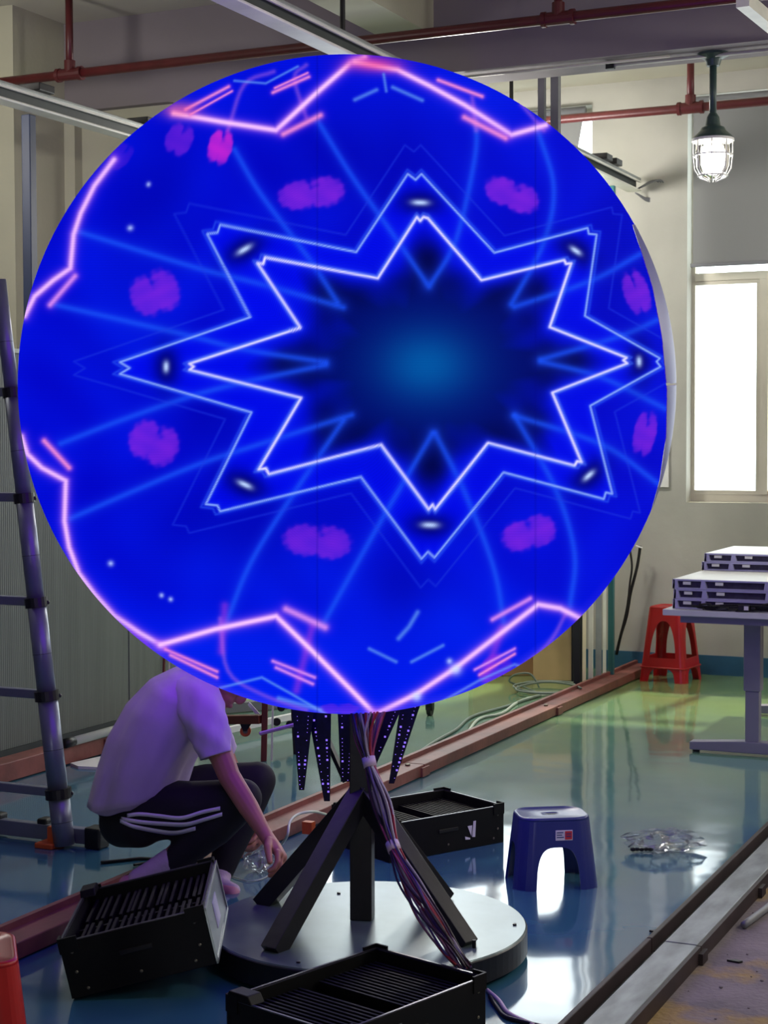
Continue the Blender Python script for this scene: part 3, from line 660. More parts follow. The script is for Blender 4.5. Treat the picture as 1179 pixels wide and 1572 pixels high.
# ================================================================== module cases
def case(label, M, a, b, h, nf, rows, end_silver=False, logo=None, group=None):
    t = thing('module_case', label, 'case', M=M, group=group); tk = .009
    for lo, hi, nm in (((-a/2, -b/2, 0), (a/2, -b/2+tk, h), 'side_panel'), ((-a/2, b/2-tk, 0), (a/2, b/2, h), 'side_panel'), ((-a/2, -b/2+tk, 0), (-a/2+tk, b/2-tk, h), 'side_panel'), ((a/2-tk, -b/2+tk, 0), (a/2, b/2-tk, h), 'side_panel')):
        MB().box(lo, hi).build(nm, M_blackcase, t, bevel=.0015)
    MB().box((-a/2+tk, -b/2+tk, .003), (a/2-tk, b/2-tk, .012)).build('case_floor', M_black, t)
    r = MB()
    for lo, hi in (((-a/2, -b/2-.001, h), (a/2, -b/2+.006, h+.003)), ((-a/2, b/2-.006, h), (a/2, b/2+.001, h+.003)), ((-a/2-.001, -b/2, h), (-a/2+.006, b/2, h+.003)), ((a/2-.006, -b/2, h), (a/2+.001, b/2, h+.003))): r.box(lo, hi)
    r.build('metal_rim', mat('case_rim_metal', (92, 90, 98), .3, .7), t)
    fin = None
    def addfin(x, y, ln, tilt):
        nonlocal fin
        if fin is None or abs(fin[1]-ln) > 1e-4:
            fo = MB().box((-.0045, -ln/2, 0), (.0045, ln/2, h-.04)).build('ribbed_module', M_fin, t, bevel=.001); fin = (fo, ln)
        else:
            fo = fin[0].copy(); COL.objects.link(fo); fo.parent = t
        fo.location = (x, y, .012); fo.rotation_euler = (0, tilt, 0)
    xs = [-a/2+.025+(a-.05)*i/(nf-1) for i in range(nf)]
    if rows == 'x':
        for i, x in enumerate(xs):
            if abs(x) < .022: continue
            addfin(x, 0, b-2*tk-.012, 0)
        MB().box((-.008, -b/2+tk, .012), (.008, b/2-tk, h-.05)).build('divider', M_black, t)
    else:
        for y in (-b/4, b/4):
            for x in xs: addfin(x, y, b/2-tk-.02, random.uniform(.06, .16))
        MB().box((-a/2+tk, -.006, .012), (a/2-tk, .006, h-.045)).build('divider', M_black, t)
    for sx_, sy_ in ((-1, -1), (1, -1), (1, 1), (-1, 1)):
        cbm = MB(); x, y = sx_*a/2, sy_*b/2
        cbm.box((min(x, x-sx_*.05), min(y+sy_*.003, y-sy_*.003), h-.03), (max(x, x-sx_*.05), max(y+sy_*.003, y-sy_*.003), h+.012))
        cbm.box((min(x+sx_*.003, x-sx_*.003), min(y, y-sy_*.04), h-.03), (max(x+sx_*.003, x-sx_*.003), max(y, y-sy_*.04), h+.012))
        cbm.build('corner_bracket', M_blackcase, t)
    lg = MB().prism([(-a/2-.002, b/2-.09, h), (-a/2-.002, b/2-.075, h+.022), (-a/2-.002, b/2-.01, h+.022), (-a/2-.002, b/2+.003, h)], (.045, 0, 0)); lg.build('stacking_lug', M_blackcase, t, bevel=.003)
    for x, z in ((-a/2+.03, h-.03), (a/2-.03, h-.03), (-a/2+.03, h*.45), (a/2-.03, h*.4), (0, .03), (-a/2+.05, .02), (a/2-.05, .022)):
        MB().ball((x, -b/2-.001, z), (.0045, .002, .0045), 8, 4).build('screw', M_screw, t)
    hd = MB().box((-.045, -b/2-.004, h*.55), (.045, -b/2, h*.55+.014)); hd.build('handle_slot', M_black, t, bevel=.002)
    if end_silver:
        MB().box((a/2, -b/2+.01, .004), (a/2+.003, b/2-.01, h-.006)).build('silver_end_sheet', M_silver, t)
        MB().box((a/2+.003, -b*.12, h*.25), (a/2+.0045, b*.12, h*.72)).build('paper_label', M_sticker, t)
        r = MB()
        for lo, hi in (((a/2+.002, -b/2, 0), (a/2+.008, -b/2+.012, h)), ((a/2+.002, b/2-.012, 0), (a/2+.008, b/2, h)), ((a/2+.002, -b/2, 0), (a/2+.008, b/2, .01)), ((a/2+.002, -b/2, h-.01), (a/2+.008, b/2, h))): r.box(lo, hi)
        r.build('end_frame', M_alu, t, bevel=.001)
    if logo:
        y = -b/2-.0012; xc = a*.18; lm = MB()
        for poly in ([(xc-.006, y, .085), (xc+.012, y, .045), (xc+.016, y, .085)], [(xc+.022, y, .10), (xc+.034, y, .10), (xc+.030, y, .04), (xc+.016, y, .042)], [(xc-.018, y, .048), (xc+.006, y, .040), (xc+.006, y, .034), (xc-.016, y, .036)]): lm.prism(poly, (0, -.0008, 0))
        lm.build('printed_mark', M_sticker, t)
    return t
def frame_mat(o, xd, h=0):
    x = Vector(xd).normalized(); z = Vector((0, 0, 1)); y = z.cross(x); return Matrix(((x.x, y.x, z.x, o[0]), (x.y, y.y, z.y, o[1]), (x.z, y.z, z.z, h), (0, 0, 0, 1)))
# middle case behind the stand
Fp, Rp = G(597, 1326), G(772, 1293); xd = (Rp-Fp).normalized(); yd = Vector((-xd.y, xd.x, 0))
c2 = Fp+xd*.27+yd*.18
case('black slatted module case standing flat behind the sphere stand', frame_mat(c2, xd), (Rp-Fp).length, .36, .138, 27, 'x', logo=True, group=None)
# front case cut by the bottom of the frame
xd3 = Vector((.29, .957, 0)); c3 = Vector((-1.778, 3.672, 0))
t3 = case('black slatted module case in the foreground cut off by the bottom of the frame', frame_mat(c3, xd3), .54, .37, .158, 27, 'x')
MB().box((-.14, -.1945, .02), (-.06, -.193, .13)).build('grey_label', M_silver, t3)
# left case tilted, one end up on the round base
sc1 = 1.5/1.438; rv = Vector((.0468, -.2239, .4783)); Rm1 = Matrix.Rotation(rv.length, 3, rv.normalized())
cc1 = CAM+(Vector((-2.486, 3.8484, .1041))-CAM)*sc1+Vector((0, 0, .004))
case('black slatted module case leaning with its silver-ended side raised on the round base', Matrix.Translation(cc1) @ Rm1.to_4x4(), .38*sc1, .521*sc1, .148*sc1, 17, 'y', end_silver=True)

# ================================================================== plastic stools
def rrect(hx, hy, r, n=8):
    pts = []
    for cx, cy, a0 in ((hx-r, -(hy-r), -90), (hx-r, hy-r, 0), (-(hx-r), hy-r, 90), (-(hx-r), -(hy-r), 180)):
        for k in range(n+1): a = math.radians(a0+90*k/n); pts.append((cx+r*math.cos(a), cy+r*math.sin(a)))
    return pts
def stool_mesh(hxt, hyt, hxb, hyb, H, r, arch_w, arch_h, win=None, thick=.006, legflare=0):
    # outline in four sides, each resampled; columns run from arch height up to the seat edge
    per = []; nS = 24
    for side in range(4):
        for k in range(nS): per.append((side, (k+.0)/nS))
    def pos(side, t, z):
        f = 1-z/H; hx = hxt+(hxb-hxt)*f; hy = hyt+(hyb-hyt)*f
        c = [(-hx, -hy), (hx, -hy), (hx, hy), (-hx, hy)]
        a, b_ = c[side], c[(side+1) % 4]; x = a[0]+(b_[0]-a[0])*t; y = a[1]+(b_[1]-a[1])*t
        # round the corners
        qx, qy = max(0, abs(x)-(hx-r)), max(0, abs(y)-(hy-r))
        if qx > 0 and qy > 0:
            m_ = max(qx, qy); l = math.hypot(qx, qy); s_ = m_/l; x = math.copysign(hx-r+qx*s_, x); y = math.copysign(hy-r+qy*s_, y)
        return Vector((x, y, z))
    def ext(w_, h, t, p=3.4):
        u = abs(t-.5)/(w_/2); return h*(1-u**p)**(1/p) if u < 1 else 0
    ts = sorted(set([0, .05, .1] + [round(.5+s*x, 4) for s in (-1, 1) for x in (0, .05, .1, .14, .17, .19, .203, .212, .22, .23, .24, .25, .256, .26, .27, .279, .29, .30, .306, .31, .33)] + [.9, .95]))
    M_ = MB()
    cols = [(sd_, t) for sd_ in range(4) for t in ts]
    def band(zlo, zhi, nr):
        rows = []
        for sd_, t in cols:
            w_ = arch_w[sd_ % 2]; lo, hi = zlo(w_, t, sd_), zhi(w_, t, sd_); rows.append([pos(sd_, t, lo+(hi-lo)*j/nr) for j in range(nr+1)])
        n = len(cols); v = [p for c in rows for p in c]; f = []
        for i in range(n):
            k = (i+1) % n
            for j in range(nr):
                q = (i*(nr+1)+j, k*(nr+1)+j, k*(nr+1)+j+1, i*(nr+1)+j+1)
                if min((v[q[0]]-v[q[3]]).length, (v[q[1]]-v[q[2]]).length) < 1e-6 and max((v[q[0]]-v[q[3]]).length, (v[q[1]]-v[q[2]]).length) < 1e-6: continue
                f.append(q)
        M_.add(v, f)
    if win is None: band(lambda w_, t, s: ext(w_, arch_h, t), lambda w_, t, s: H, 8)
    else:
        z0, z1, zm, ww = win
        band(lambda w_, t, s: ext(w_, arch_h, t), lambda w_, t, s: z0 if ext(ww, 1, t) > 0 else zm, 4)
        band(lambda w_, t, s: zm+(z1-zm)*ext(ww, 1, t, 2.4) if ext(ww, 1, t) > 0 else zm, lambda w_, t, s: H, 6)
    return M_, [pos(sd_, t, H) for sd_, t in cols]
def stool(label, loc, rz, m_, dims, arch_w, arch_h, win=None, sticker=False, r=.045):
    hxt, hyt, hxb, hyb, H = dims
    t = thing('plastic_stool', label, 'stool', loc, rz)
    mb, top = stool_mesh(hxt, hyt, hxb, hyb, H, r, arch_w, arch_h, win)
    o = mb.build('stool_body', m_, t, smooth=False, weld=True)
    s_ = o.modifiers.new('thick', 'SOLIDIFY'); s_.thickness = .007; s_.offset = -1
    n = len(top); c = Vector((0, 0, H)); tm = MB()
    rings = [(1.0, 0), (.985, .007), (.94, .011), (.90, .007), (.3, .006), (.12, .006)]
    v = [Vector((p.x*s, p.y*s, H+dz)) for s, dz in rings for p in top]
    f = [(i*n+k, i*n+(k+1) % n, (i+1)*n+(k+1) % n, (i+1)*n+k) for i in range(len(rings)-1) for k in range(n)]
    tm.add(v, f); so = tm.build('seat_top', m_, t, smooth=True, weld=True); s2 = so.modifiers.new('thick', 'SOLIDIFY'); s2.thickness = .005; s2.offset = -1
    hole = MB().box((-.022, -.006, H-.002), (.022, .006, H+.0065)).build('finger_slot', M_black, t, bevel=.003)
    if win is not None:
        z0, z1, zm, ww = win
        for z_, e in ((zm-.06, .004),):
            pr = MB(); hx = hxt+(hxb-hxt)*(1-z_/H); hy = hyt+(hyb-hyt)*(1-z_/H); P = rrect(hx+e, hy+e, r); 
            pr.tube([(x, y, z_) for x, y in P+P[:1]], .005, 6, cap=False); pr.build('ridge', m_, t, smooth=True)
    if sticker:
        y = -(hyt+(hyb-hyt)*.16)-.004; zc_ = H*.80
        MB().box((-.008, y-.001, zc_-.017), (.050, y+.003, zc_+.017)).build('sticker', M_sticker, t)
        MB().box((.024, y-.002, zc_-.014), (.048, y-.001, zc_+.014)).build('red_square', M_stickerred, t)
        lm = MB()
        for k, wl in enumerate((.022, .018, .024)): lm.box((-.004, y-.0018, zc_+.008-k*.008), (-.004+wl, y-.001, zc_+.011-k*.008))
        for k in range(2): lm.box((.028, y-.003, zc_+.004-k*.009), (.044, y-.002, zc_+.007-k*.009))
        lm.build('sticker_print', M_bluepl, t)
    return t
bc = (G(847, 1356)); 
stool('small dark blue plastic stool with a white and red sticker right of the sphere base', (bc.x-.01, bc.y+.02, 0), YAW+.13, M_bluepl, (.122, .095, .146, .118, .228), (.52, .50), .142, sticker=True, r=.06)
stool('red plastic stool standing in the far corner beside the desk', (-2.79, 10.28, 0), math.radians(-7), M_redpl, (.11, .11, .155, .155, .455), (.56, .56), .085, win=(.15, .38, .15, .62), r=.035)
rs = G(-66, 1462, .46)
stool('red plastic stool cut off by the left edge of the frame in the foreground', (rs.x, rs.y, 0), YAW+.25, M_redpl, (.12, .115, .17, .165, .455), (.56, .56), .085, win=(.15, .36, .15, .56), r=.04)

# ================================================================== desk with module trays
zt = .728
dk = thing('standing_desk', 'pale topped desk with lavender grey two-stage legs at the right edge', 'desk', (-1.68, 8.55, 0))
MB().box((-.395, -1.05, zt-.028), (.395, 1.05, zt)).build('desk_top', M_tabletop, dk, bevel=.003)
MB().box((-.33, -.98, zt-.065), (.33, .98, zt-.028)).build('under_frame', M_tableleg, dk)
for yy in (-.6, .6):
    MB().box((-.115, yy-.035, .31), (-.035, yy+.035, zt-.065)).build('upper_leg_tube', M_tableleg, dk, bevel=.004)
    MB().box((-.108, yy-.028, .06), (-.042, yy+.028, .31)).build('lower_leg_tube', M_tableleg, dk, bevel=.004)
    MB().prism([(-.375, yy-.035, .012), (.30, yy-.035, .012), (.30, yy-.035, .045), (-.02, yy-.035, .068), (-.12, yy-.035, .068), (-.375, yy-.035, .05)], (0, .07, 0)).build('foot_bar', M_tableleg, dk, bevel=.004)
    for xx in (-.35, .27): MB().lathe([(.018, .0), (.018, .012)], (xx, yy, 0), 10).build('foot_pad', M_black, dk)
def tray_mesh(wd, dp, h):
    parts = []
    fr = MB(); fr.box((0, 0, h-.008), (wd, .02, h)); fr.box((0, 0, 0), (wd, .02, .006))
    x = .0
    for xx in (0, .13, .42, .60): 
        if xx < wd: fr.prism([(xx, 0, .004), (xx+.03, 0, .004), (xx+.022, 0, h-.006), (xx+.005, 0, h-.006)], (0, .018, 0))
    fr.box((0, 0, 0), (.012, dp, h-.002)); fr.box((wd-.012, 0, 0), (wd, dp, h-.002)); fr.box((0, dp-.012, 0), (wd, dp, h-.002))
    return fr
def tray(label, x, y, z, wd, dp, h, first):
    t = thing('module_tray', label, 'tray', (x, y, z), 0, 'module trays on the desk')
    tray_mesh(wd, dp, h).build('tray_frame', M_crate, t, bevel=.001)
    MB().box((.012, .02, .003), (wd-.012, dp-.012, h-.010)).build('dark_interior', M_cratedark, t)
    MB().box((.004, .004, h-.003), (wd-.004, dp-.006, h+.0005)).build('lit_top_face', M_cratetop, t)  # window light reflected by the tray top, painted as a white sheet
    for xx in (.05, .2, .5):
        MB().box((xx, -.001, h*.45), (xx+.035, .012, h*.75)).build('connector', M_cratetop, t)
    return t
th = .0455
nm = ['bottom', 'middle', 'top']
for k in range(3): tray('lavender grey module tray, %s of the front stack of three on the desk' % nm[k], -2.04+random.uniform(-.008, .008)+.004*(k == 1), 7.56+random.uniform(-.004, .004), zt+.0005+k*th, .62, 1.10, th-.001, k == 0)
for k in range(2): tray('lavender grey module tray, %s of the rear pair stacked highest on the desk' % ('lower', 'upper')[k], -2.05+.012*k, 8.12, zt+.001+3*th+k*th*.92, .62, .62, th*.92-.001, False)
# cable heap on the desk
ch = thing('power_cable', 'tangled black power cable with plug lying on the desk before the trays', 'cable', (-1.75, 7.52, zt))
for k in range(4):
    pts = []
    for i in range(15):
        a = i*.85+k; pts.append((-.17+i*.034+.028*math.cos(a*1.7), .0+.014*math.sin(a), .006+.007*k+.004*math.sin(a*2)))
    MB().tube(spline(pts, 5), .0048, 6).build('cable', M_cable, ch, smooth=True)
pg = MB().box((.02, -.02, .004), (.075, .012, .034)); pg.box((.075, -.012, .012), (.10, .006, .026)); pg.build('plug', M_cable, ch, bevel=.005)
MB().box((.05, -.022, .01), (.07, -.018, .028)).build('plug_label', M_sticker, ch)
MB().tube(spline([(.1, 0, .02), (.16, -.01, .04), (.24, .0, .03), (.32, .01, .01)], 6), .006, 6).build('cable', M_cable, ch, smooth=True)

# ================================================================== profiles, boxes, cables by the window wall
prof = [(904, 1063, 5, M_goldcream, 9.60), (914, 1060, 7, M_alulight, 9.68), (926, 1055, 9, M_aludull, 9.80), (935, 1051, 5, M_alulight, 9.93), (893, 1062, 10, M_boarddark, 9.64)]
lab = ['thin cream metal profile, leftmost pale one of the upright profiles', 'broad bright metal profile second in the row of upright profiles', 'dull grey wide metal profile in the middle of the upright row', 'narrow pale profile standing right of the wide grey one', 'dark upright board just left of the pale metal profiles']
for (px, py, wp, m_, y), lb_ in zip(prof, lab):
    q = G(px, py); wd = wp*10.2/F
    o = MB().box((-wd/2, -.02, 0), (wd/2, .02, 2.5)).build('metal_profile', m_, loc=(q.x-.03, q.y, .001), bevel=.002)
    o.rotation_euler = (-math.radians(1.2), 0, YAW*.6); tag(o, lb_, 'profile')
b1 = G(846, 1046); 
def carton(label, loc, rz, sx_, sy_, h, m_):
    t = thing('cardboard_box', label, 'box', loc, rz)
    MB().box((-sx_/2, -sy_/2, .001), (sx_/2, sy_/2, h)).build('carton', m_, t, bevel=.003)
    MB().box((-sx_/2, -.03, h-.001), (sx_/2, .03, h+.002)).build('tape', M_cardlight, t)
    fl = MB(); fl.prism([(-sx_/2, -sy_/2, h), (sx_/2, -sy_/2, h), (sx_/2, -sy_/2-.06, h-.10), (-sx_/2, -sy_/2-.06, h-.10)], (0, .004, .001)); fl.build('flap', m_, t)
    return t
carton('pale cardboard box with a sunlit face behind the sphere, nearest the profiles', (b1.x-.035, b1.y+.14, 0), YAW-.15, .24, .22, .55, M_cardlight)
b2 = G(790, 1040); carton('brown cardboard box standing left of the pale one below the sphere', (b2.x-.14, b2.y+.16, 0), YAW+.05, .42, .28, .50, M_cardboard)
o = MB().box((-.03, -.015, 0), (.05, .015, .9)).build('black_board', M_boarddark, loc=(G(880, 1050).x-.02, G(880, 1050).y+.12, .001)); o.rotation_euler = (0, 0, YAW); tag(o, 'black board standing upright between cardboard boxes and dark profile', 'board')
def cable(name, label, pts, r, m_, cat='cable'):
    o = MB().tube(spline(pts, 8), r, 7).build(name, m_, smooth=True); return tag(o, label, cat)
zr = lambda q, z=.008: G(q[0], q[1], z)
cable('floor_cable', 'pale cable, upper of two snaking over the green floor from the boxes', [zr(q) for q in ((905, 1063), (850, 1064), (815, 1072), (775, 1085), (725, 1100), (700, 1120), (665, 1140), (630, 1165), (604, 1190))], .008, M_cablegrey)
cable('floor_cable', 'pale cable, lower of two snaking over the green floor from the boxes', [zr(q) for q in ((870, 1064), (828, 1068), (795, 1078), (770, 1095), (735, 1104), (712, 1130), (675, 1150), (640, 1172), (608, 1195))], .008, M_cablewhite)
coil = []
for i in range(46):
    a = i*.42; coil.append(G(842+55*math.cos(a)*(1-.004*i)+6*math.sin(i), 1054+9*math.sin(a)+i*.05, .012+.0012*i))
cable('cable_coil', 'loose coil of dark grey cable lying before the cardboard boxes', coil, .0065, M_cablegrey)
cable('cable_loop', 'upright loop of dark cable rising from the coil below the sphere', [G(822, 1062, .02), atY(800, 1058, G(815, 1060).y)+Vector((0, 0, .02)), atY(782, 1046, G(815, 1060).y), atY(790, 1036, G(815, 1060).y), atY(812, 1034, G(815, 1060).y), atY(822, 1044, G(815, 1060).y), atY(828, 1056, G(815, 1060).y)], .006, M_cablegrey)
cable('hanging_cable', 'thicker black cable hanging down the wall left of the red stool', [atY(983, 838, 10.5), atY(978, 870, 10.5), atY(968, 910, 10.5), atY(962, 945, 10.5), atY(953, 975, 10.5), atY(946, 1005, 10.5)], .010, M_cable)
cable('hanging_cable', 'thin black cable joining the thicker one beside the sphere edge', [atY(966, 838, 10.48), atY(970, 868, 10.48), atY(967, 895, 10.48), atY(962, 935, 10.48), atY(950, 985, 10.48)], .007, M_cable)
o = MB().tube([atY(976, 838, 10.47), atY(986, 841, 10.47)], .006, 6).build('cable_tie', M_white); tag(o, 'white tie around the black hanging cables by the window wall', 'cable tie')

# ================================================================== telescopic ladder
Lb = W(99, 1297, 6.22); Lt = W(3, 470, 6.22); Lv = (Lt-Lb)
def lp_(t): return Lb+Lv*t
ld = thing('telescopic_ladder', 'telescopic aluminium ladder with black collars leaning at the left edge', 'ladder', tuple(Lb))
ld_inv = Matrix.Translation(-Lb)
ysp = [1297, 1218, 1068, 925, 765, 603, 430]; rad = [16.5, 15.5, 14.6, 13.4, 12.2, 11]
XD = Vector((-1, 0, 0))
def lw(mb, name, m_, **k): o = mb.build(name, m_, ld, **k); o.data.transform(ld_inv); return o
for rail_off in (0, 1):
    off = XD*.50*rail_off
    for i in range(6):
        t0, t1 = (1297-ysp[i])/827, (1297-ysp[i+1])/827; r_ = rad[i]*6.22/F
        lw(MB().tube([lp_(t0)+off, lp_(t1)+off], r_, 20), 'rail_tube', M_ladder, smooth=True)
        tm = (t0*.55+t1*.45); dd = Lv.normalized()
        lw(MB().tube([lp_(tm)+off-dd*.001, lp_(tm)+off+dd*.001], r_*1.012, 20), 'tube_seam', M_darkweb)
        if i:
            c = lp_(t0)+off; lw(MB().tube([c-dd*.018, c+dd*.018], r_*1.32, 20), 'collar', M_black, smooth=False)
            if rail_off == 0: lw(MB().ball(c+RT*r_*1.3, .008, 8, 5), 'release_button', M_black, smooth=True)
for i in range(1, 6):
    c = lp_((1297-ysp[i])/827); lw(MB().bar(c+Vector((0, 0, .004)), c+XD*.50+Vector((0, 0, .004)), .034, .03, side=(0, 0, 1)), 'rung', M_ladder, bevel=.004)
# stabiliser bar
s0 = G(150, 1302); zb_ = .035
lw(MB().box((Lb.x-.62, Lb.y+.035, .01), (Lb.x+.10, Lb.y+.075, .068)), 'stabiliser_bar', M_ladder, bevel=.004)
lw(MB().box((Lb.x+.075, Lb.y+.015, .0), (Lb.x+.145, Lb.y+.085, .08)), 'rubber_end', M_black, bevel=.008)
lw(MB().box((Lb.x-.155, Lb.y+.038, .008), (Lb.x-.11, Lb.y+.092, .088)), 'black_clip', M_black, bevel=.008)
lw(MB().box((Lb.x-.37, Lb.y+.038, .008), (Lb.x-.325, Lb.y+.092, .088)), 'black_clip', M_black, bevel=.008)
ob = MB().box((Lb.x-.072, Lb.y-.01, .0), (Lb.x-.035, Lb.y+.04, .075)); ob.box((Lb.x-.10, Lb.y-.05, .0), (Lb.x-.02, Lb.y+.03, .02))
lw(ob, 'orange_latch', M_orange, bevel=.004)

# ================================================================== red trolley frame behind the person
tr = thing('trolley_frame', 'dark red steel trolley frame on castors behind the crouching person', 'trolley', (G(405, 1170).x, G(405, 1170).y, 0))
tx, ty = tr.location.x, tr.location.y; kT = (Vector((tx, ty, 0))-CAM).dot(FWD)
TI = Matrix.Translation(-tr.location)
def tw(mb, name, m_, **k): o = mb.build(name, m_, tr, **k); o.data.transform(TI); return o
tw(MB().bar(G(405, 1168, 0.0), W(408, 1020, kT), .028, .028, side=RT), 'upright', M_redframe, bevel=.002)
tw(MB().bar(W(417, 1168, kT+.01), W(419, 1080, kT+.01), .010, .01, side=RT), 'pale_edge', M_conduit)
tw(MB().bar(W(252, 1106, kT+.4), W(402, 1104, kT+.02), .04, .05, side=(0, 0, 1)), 'cross_bar', M_redframe, bevel=.002)
tw(MB().bar(W(243, 1150, kT+1.0), W(248, 1000, kT+1.0), .045, .045, side=RT), 'upright', M_redframe, bevel=.002)
tw(MB().bar(W(257, 1150, kT+1.0), W(260, 1000, kT+1.0), .008, .01, side=RT), 'pale_edge', M_conduit)
tw(MB().bar(W(455, 1178, kT+.2), W(450, 1085, kT+.2), .022, .022, side=RT), 'upright', M_blacksteel)
wc = W(377, 1122, kT+.1)
tw(MB().tube([wc-RT*.0-FWD*.012, wc+FWD*.012], .026, 18), 'castor_wheel', M_orange)
tw(MB().tube([wc-FWD*.014, wc+FWD*.014], .012, 12), 'castor_hub', M_screw)
tw(MB().prism([wc-FWD*.018+RT*-.03+UP*.045, wc-FWD*.018+RT*.035+UP*.045, wc-FWD*.018+RT*.006, wc-FWD*.018-RT*.01], FWD*.036), 'castor_fork', M_blacksteel)
tw(MB().prism([W(383, 1078, kT+.05), W(399, 1096, kT+.05), W(392, 1096, kT+.05), W(380, 1082, kT+.05)], FWD*.01), 'white_bracket', M_white)
for q in ((432, 1086), (425, 1108), (445, 1112)):
    c = W(*q, kT+.5); tw(MB().tube([c-FWD*.012, c+FWD*.012], .02, 12), 'castor_wheel', M_black)
o = MB().bar(G(330, 1125, .05), G(455, 1098, .05), .03, .03).build('floor_rail_piece', M_white); tag(o, 'pale rail piece lying on the green floor behind the trolley frame', 'rail')
o = MB().bar(G(335, 1088, .03), G(470, 1076, .03), .05, .05).build('floor_rail_piece', M_greypost); tag(o, 'grey rail piece lying farther back on the green floor behind the trolley', 'rail')
c = G(660, 1090, .03); o = thing('castor', 'small black castor standing on the floor just under the sphere', 'castor', (c.x, c.y, 0))
MB().tube([(-.012, 0, .025), (.012, 0, .025)], .025, 14).build('wheel', M_black, o); MB().box((-.02, -.015, .03), (.02, .015, .07)).build('fork', M_blacksteel, o)
o = MB().tube([W(400, 1126, 5.3), W(490, 1103, 4.98)], .006, 6).build('white_ribbon_cable', M_tie); tag(o, 'pale wire sticking out to the left from under the sphere', 'wire')

# ================================================================== crouching person
def blob(name, chains, m_, parent, vox=.008, smooth=4, balls=()):
    mb = MB()
    for ch in chains:
        for (a, ra), (b_, rb) in zip(ch[:-1], ch[1:]):
            n = 6; pts = [a.lerp(b_, i/n) for i in range(n+1)]; mb.tube(pts, [ra+(rb-ra)*i/n for i in range(n+1)], 14)
        for a, ra in ch: mb.ball(a, ra)
    for c, r_, M_ in balls: mb.ball(c, r_, M=M_)
    o = mb.build(name, m_, parent, weld=False)
    r = o.modifiers.new('remesh', 'REMESH'); r.mode = 'VOXEL'; r.voxel_size = vox; r.use_smooth_shade = True
    s_ = o.modifiers.new('smooth', 'SMOOTH'); s_.factor = .5; s_.iterations = smooth
    bpy.context.view_layer.update()
    dg = bpy.context.evaluated_depsgraph_get(); me = bpy.data.meshes.new_from_object(o.evaluated_get(dg)); o.modifiers.clear(); o.data = me
    if not me.materials: me.materials.append(m_)
    me.shade_smooth(); return o
base = G(250, 1352)
pr = thing('person', 'person squatting beside the stand in white t-shirt and black striped trousers, reaching down', 'person', (base.x, base.y, 0))
PI_ = Matrix.Translation(-pr.location)
w_ = lambda x, y, k: W(x, y, k)
wr = w_(408, 1280, 5.26)
chains = [
 [(w_(215, 1210, 5.62), .10), (w_(235, 1140, 5.62), .10), (w_(275, 1085, 5.60), .10), (w_(303, 1060, 5.58), .065), (w_(322, 1048, 5.58), .048), (w_(335, 1040, 5.58), .055)],
 [(w_(300, 1072, 5.55), .055), (w_(312, 1084, 5.44), .047), (w_(332, 1140, 5.40), .042), (w_(352, 1192, 5.37), .036), (w_(382, 1240, 5.32), .033), (w_(404, 1276, 5.28), .0235), (w_(411, 1287, 5.26), .023)],
 [(w_(300, 1072, 5.65), .055), (w_(312, 1082, 5.78), .047), (w_(350, 1175, 5.90), .037), (w_(376, 1222, 5.92), .034), (w_(388, 1248, 5.88), .024), (w_(392, 1262, 5.86), .024)],
 [(w_(300, 1288, 5.46), .045), (w_(262, 1323, 5.46), .042), (w_(232, 1340, 5.46), .034), (w_(214, 1350, 5.46), .032)],
 [(w_(222, 1352, 5.46), .03), (w_(262, 1364, 5.44), .03), (w_(300, 1368, 5.43), .024)],
 [(w_(360, 1280, 5.72), .04), (w_(338, 1344, 5.70), .034), (w_(334, 1358, 5.68), .032)],
 [(w_(334, 1358, 5.68), .03), (w_(355, 1366, 5.64), .022)],
]
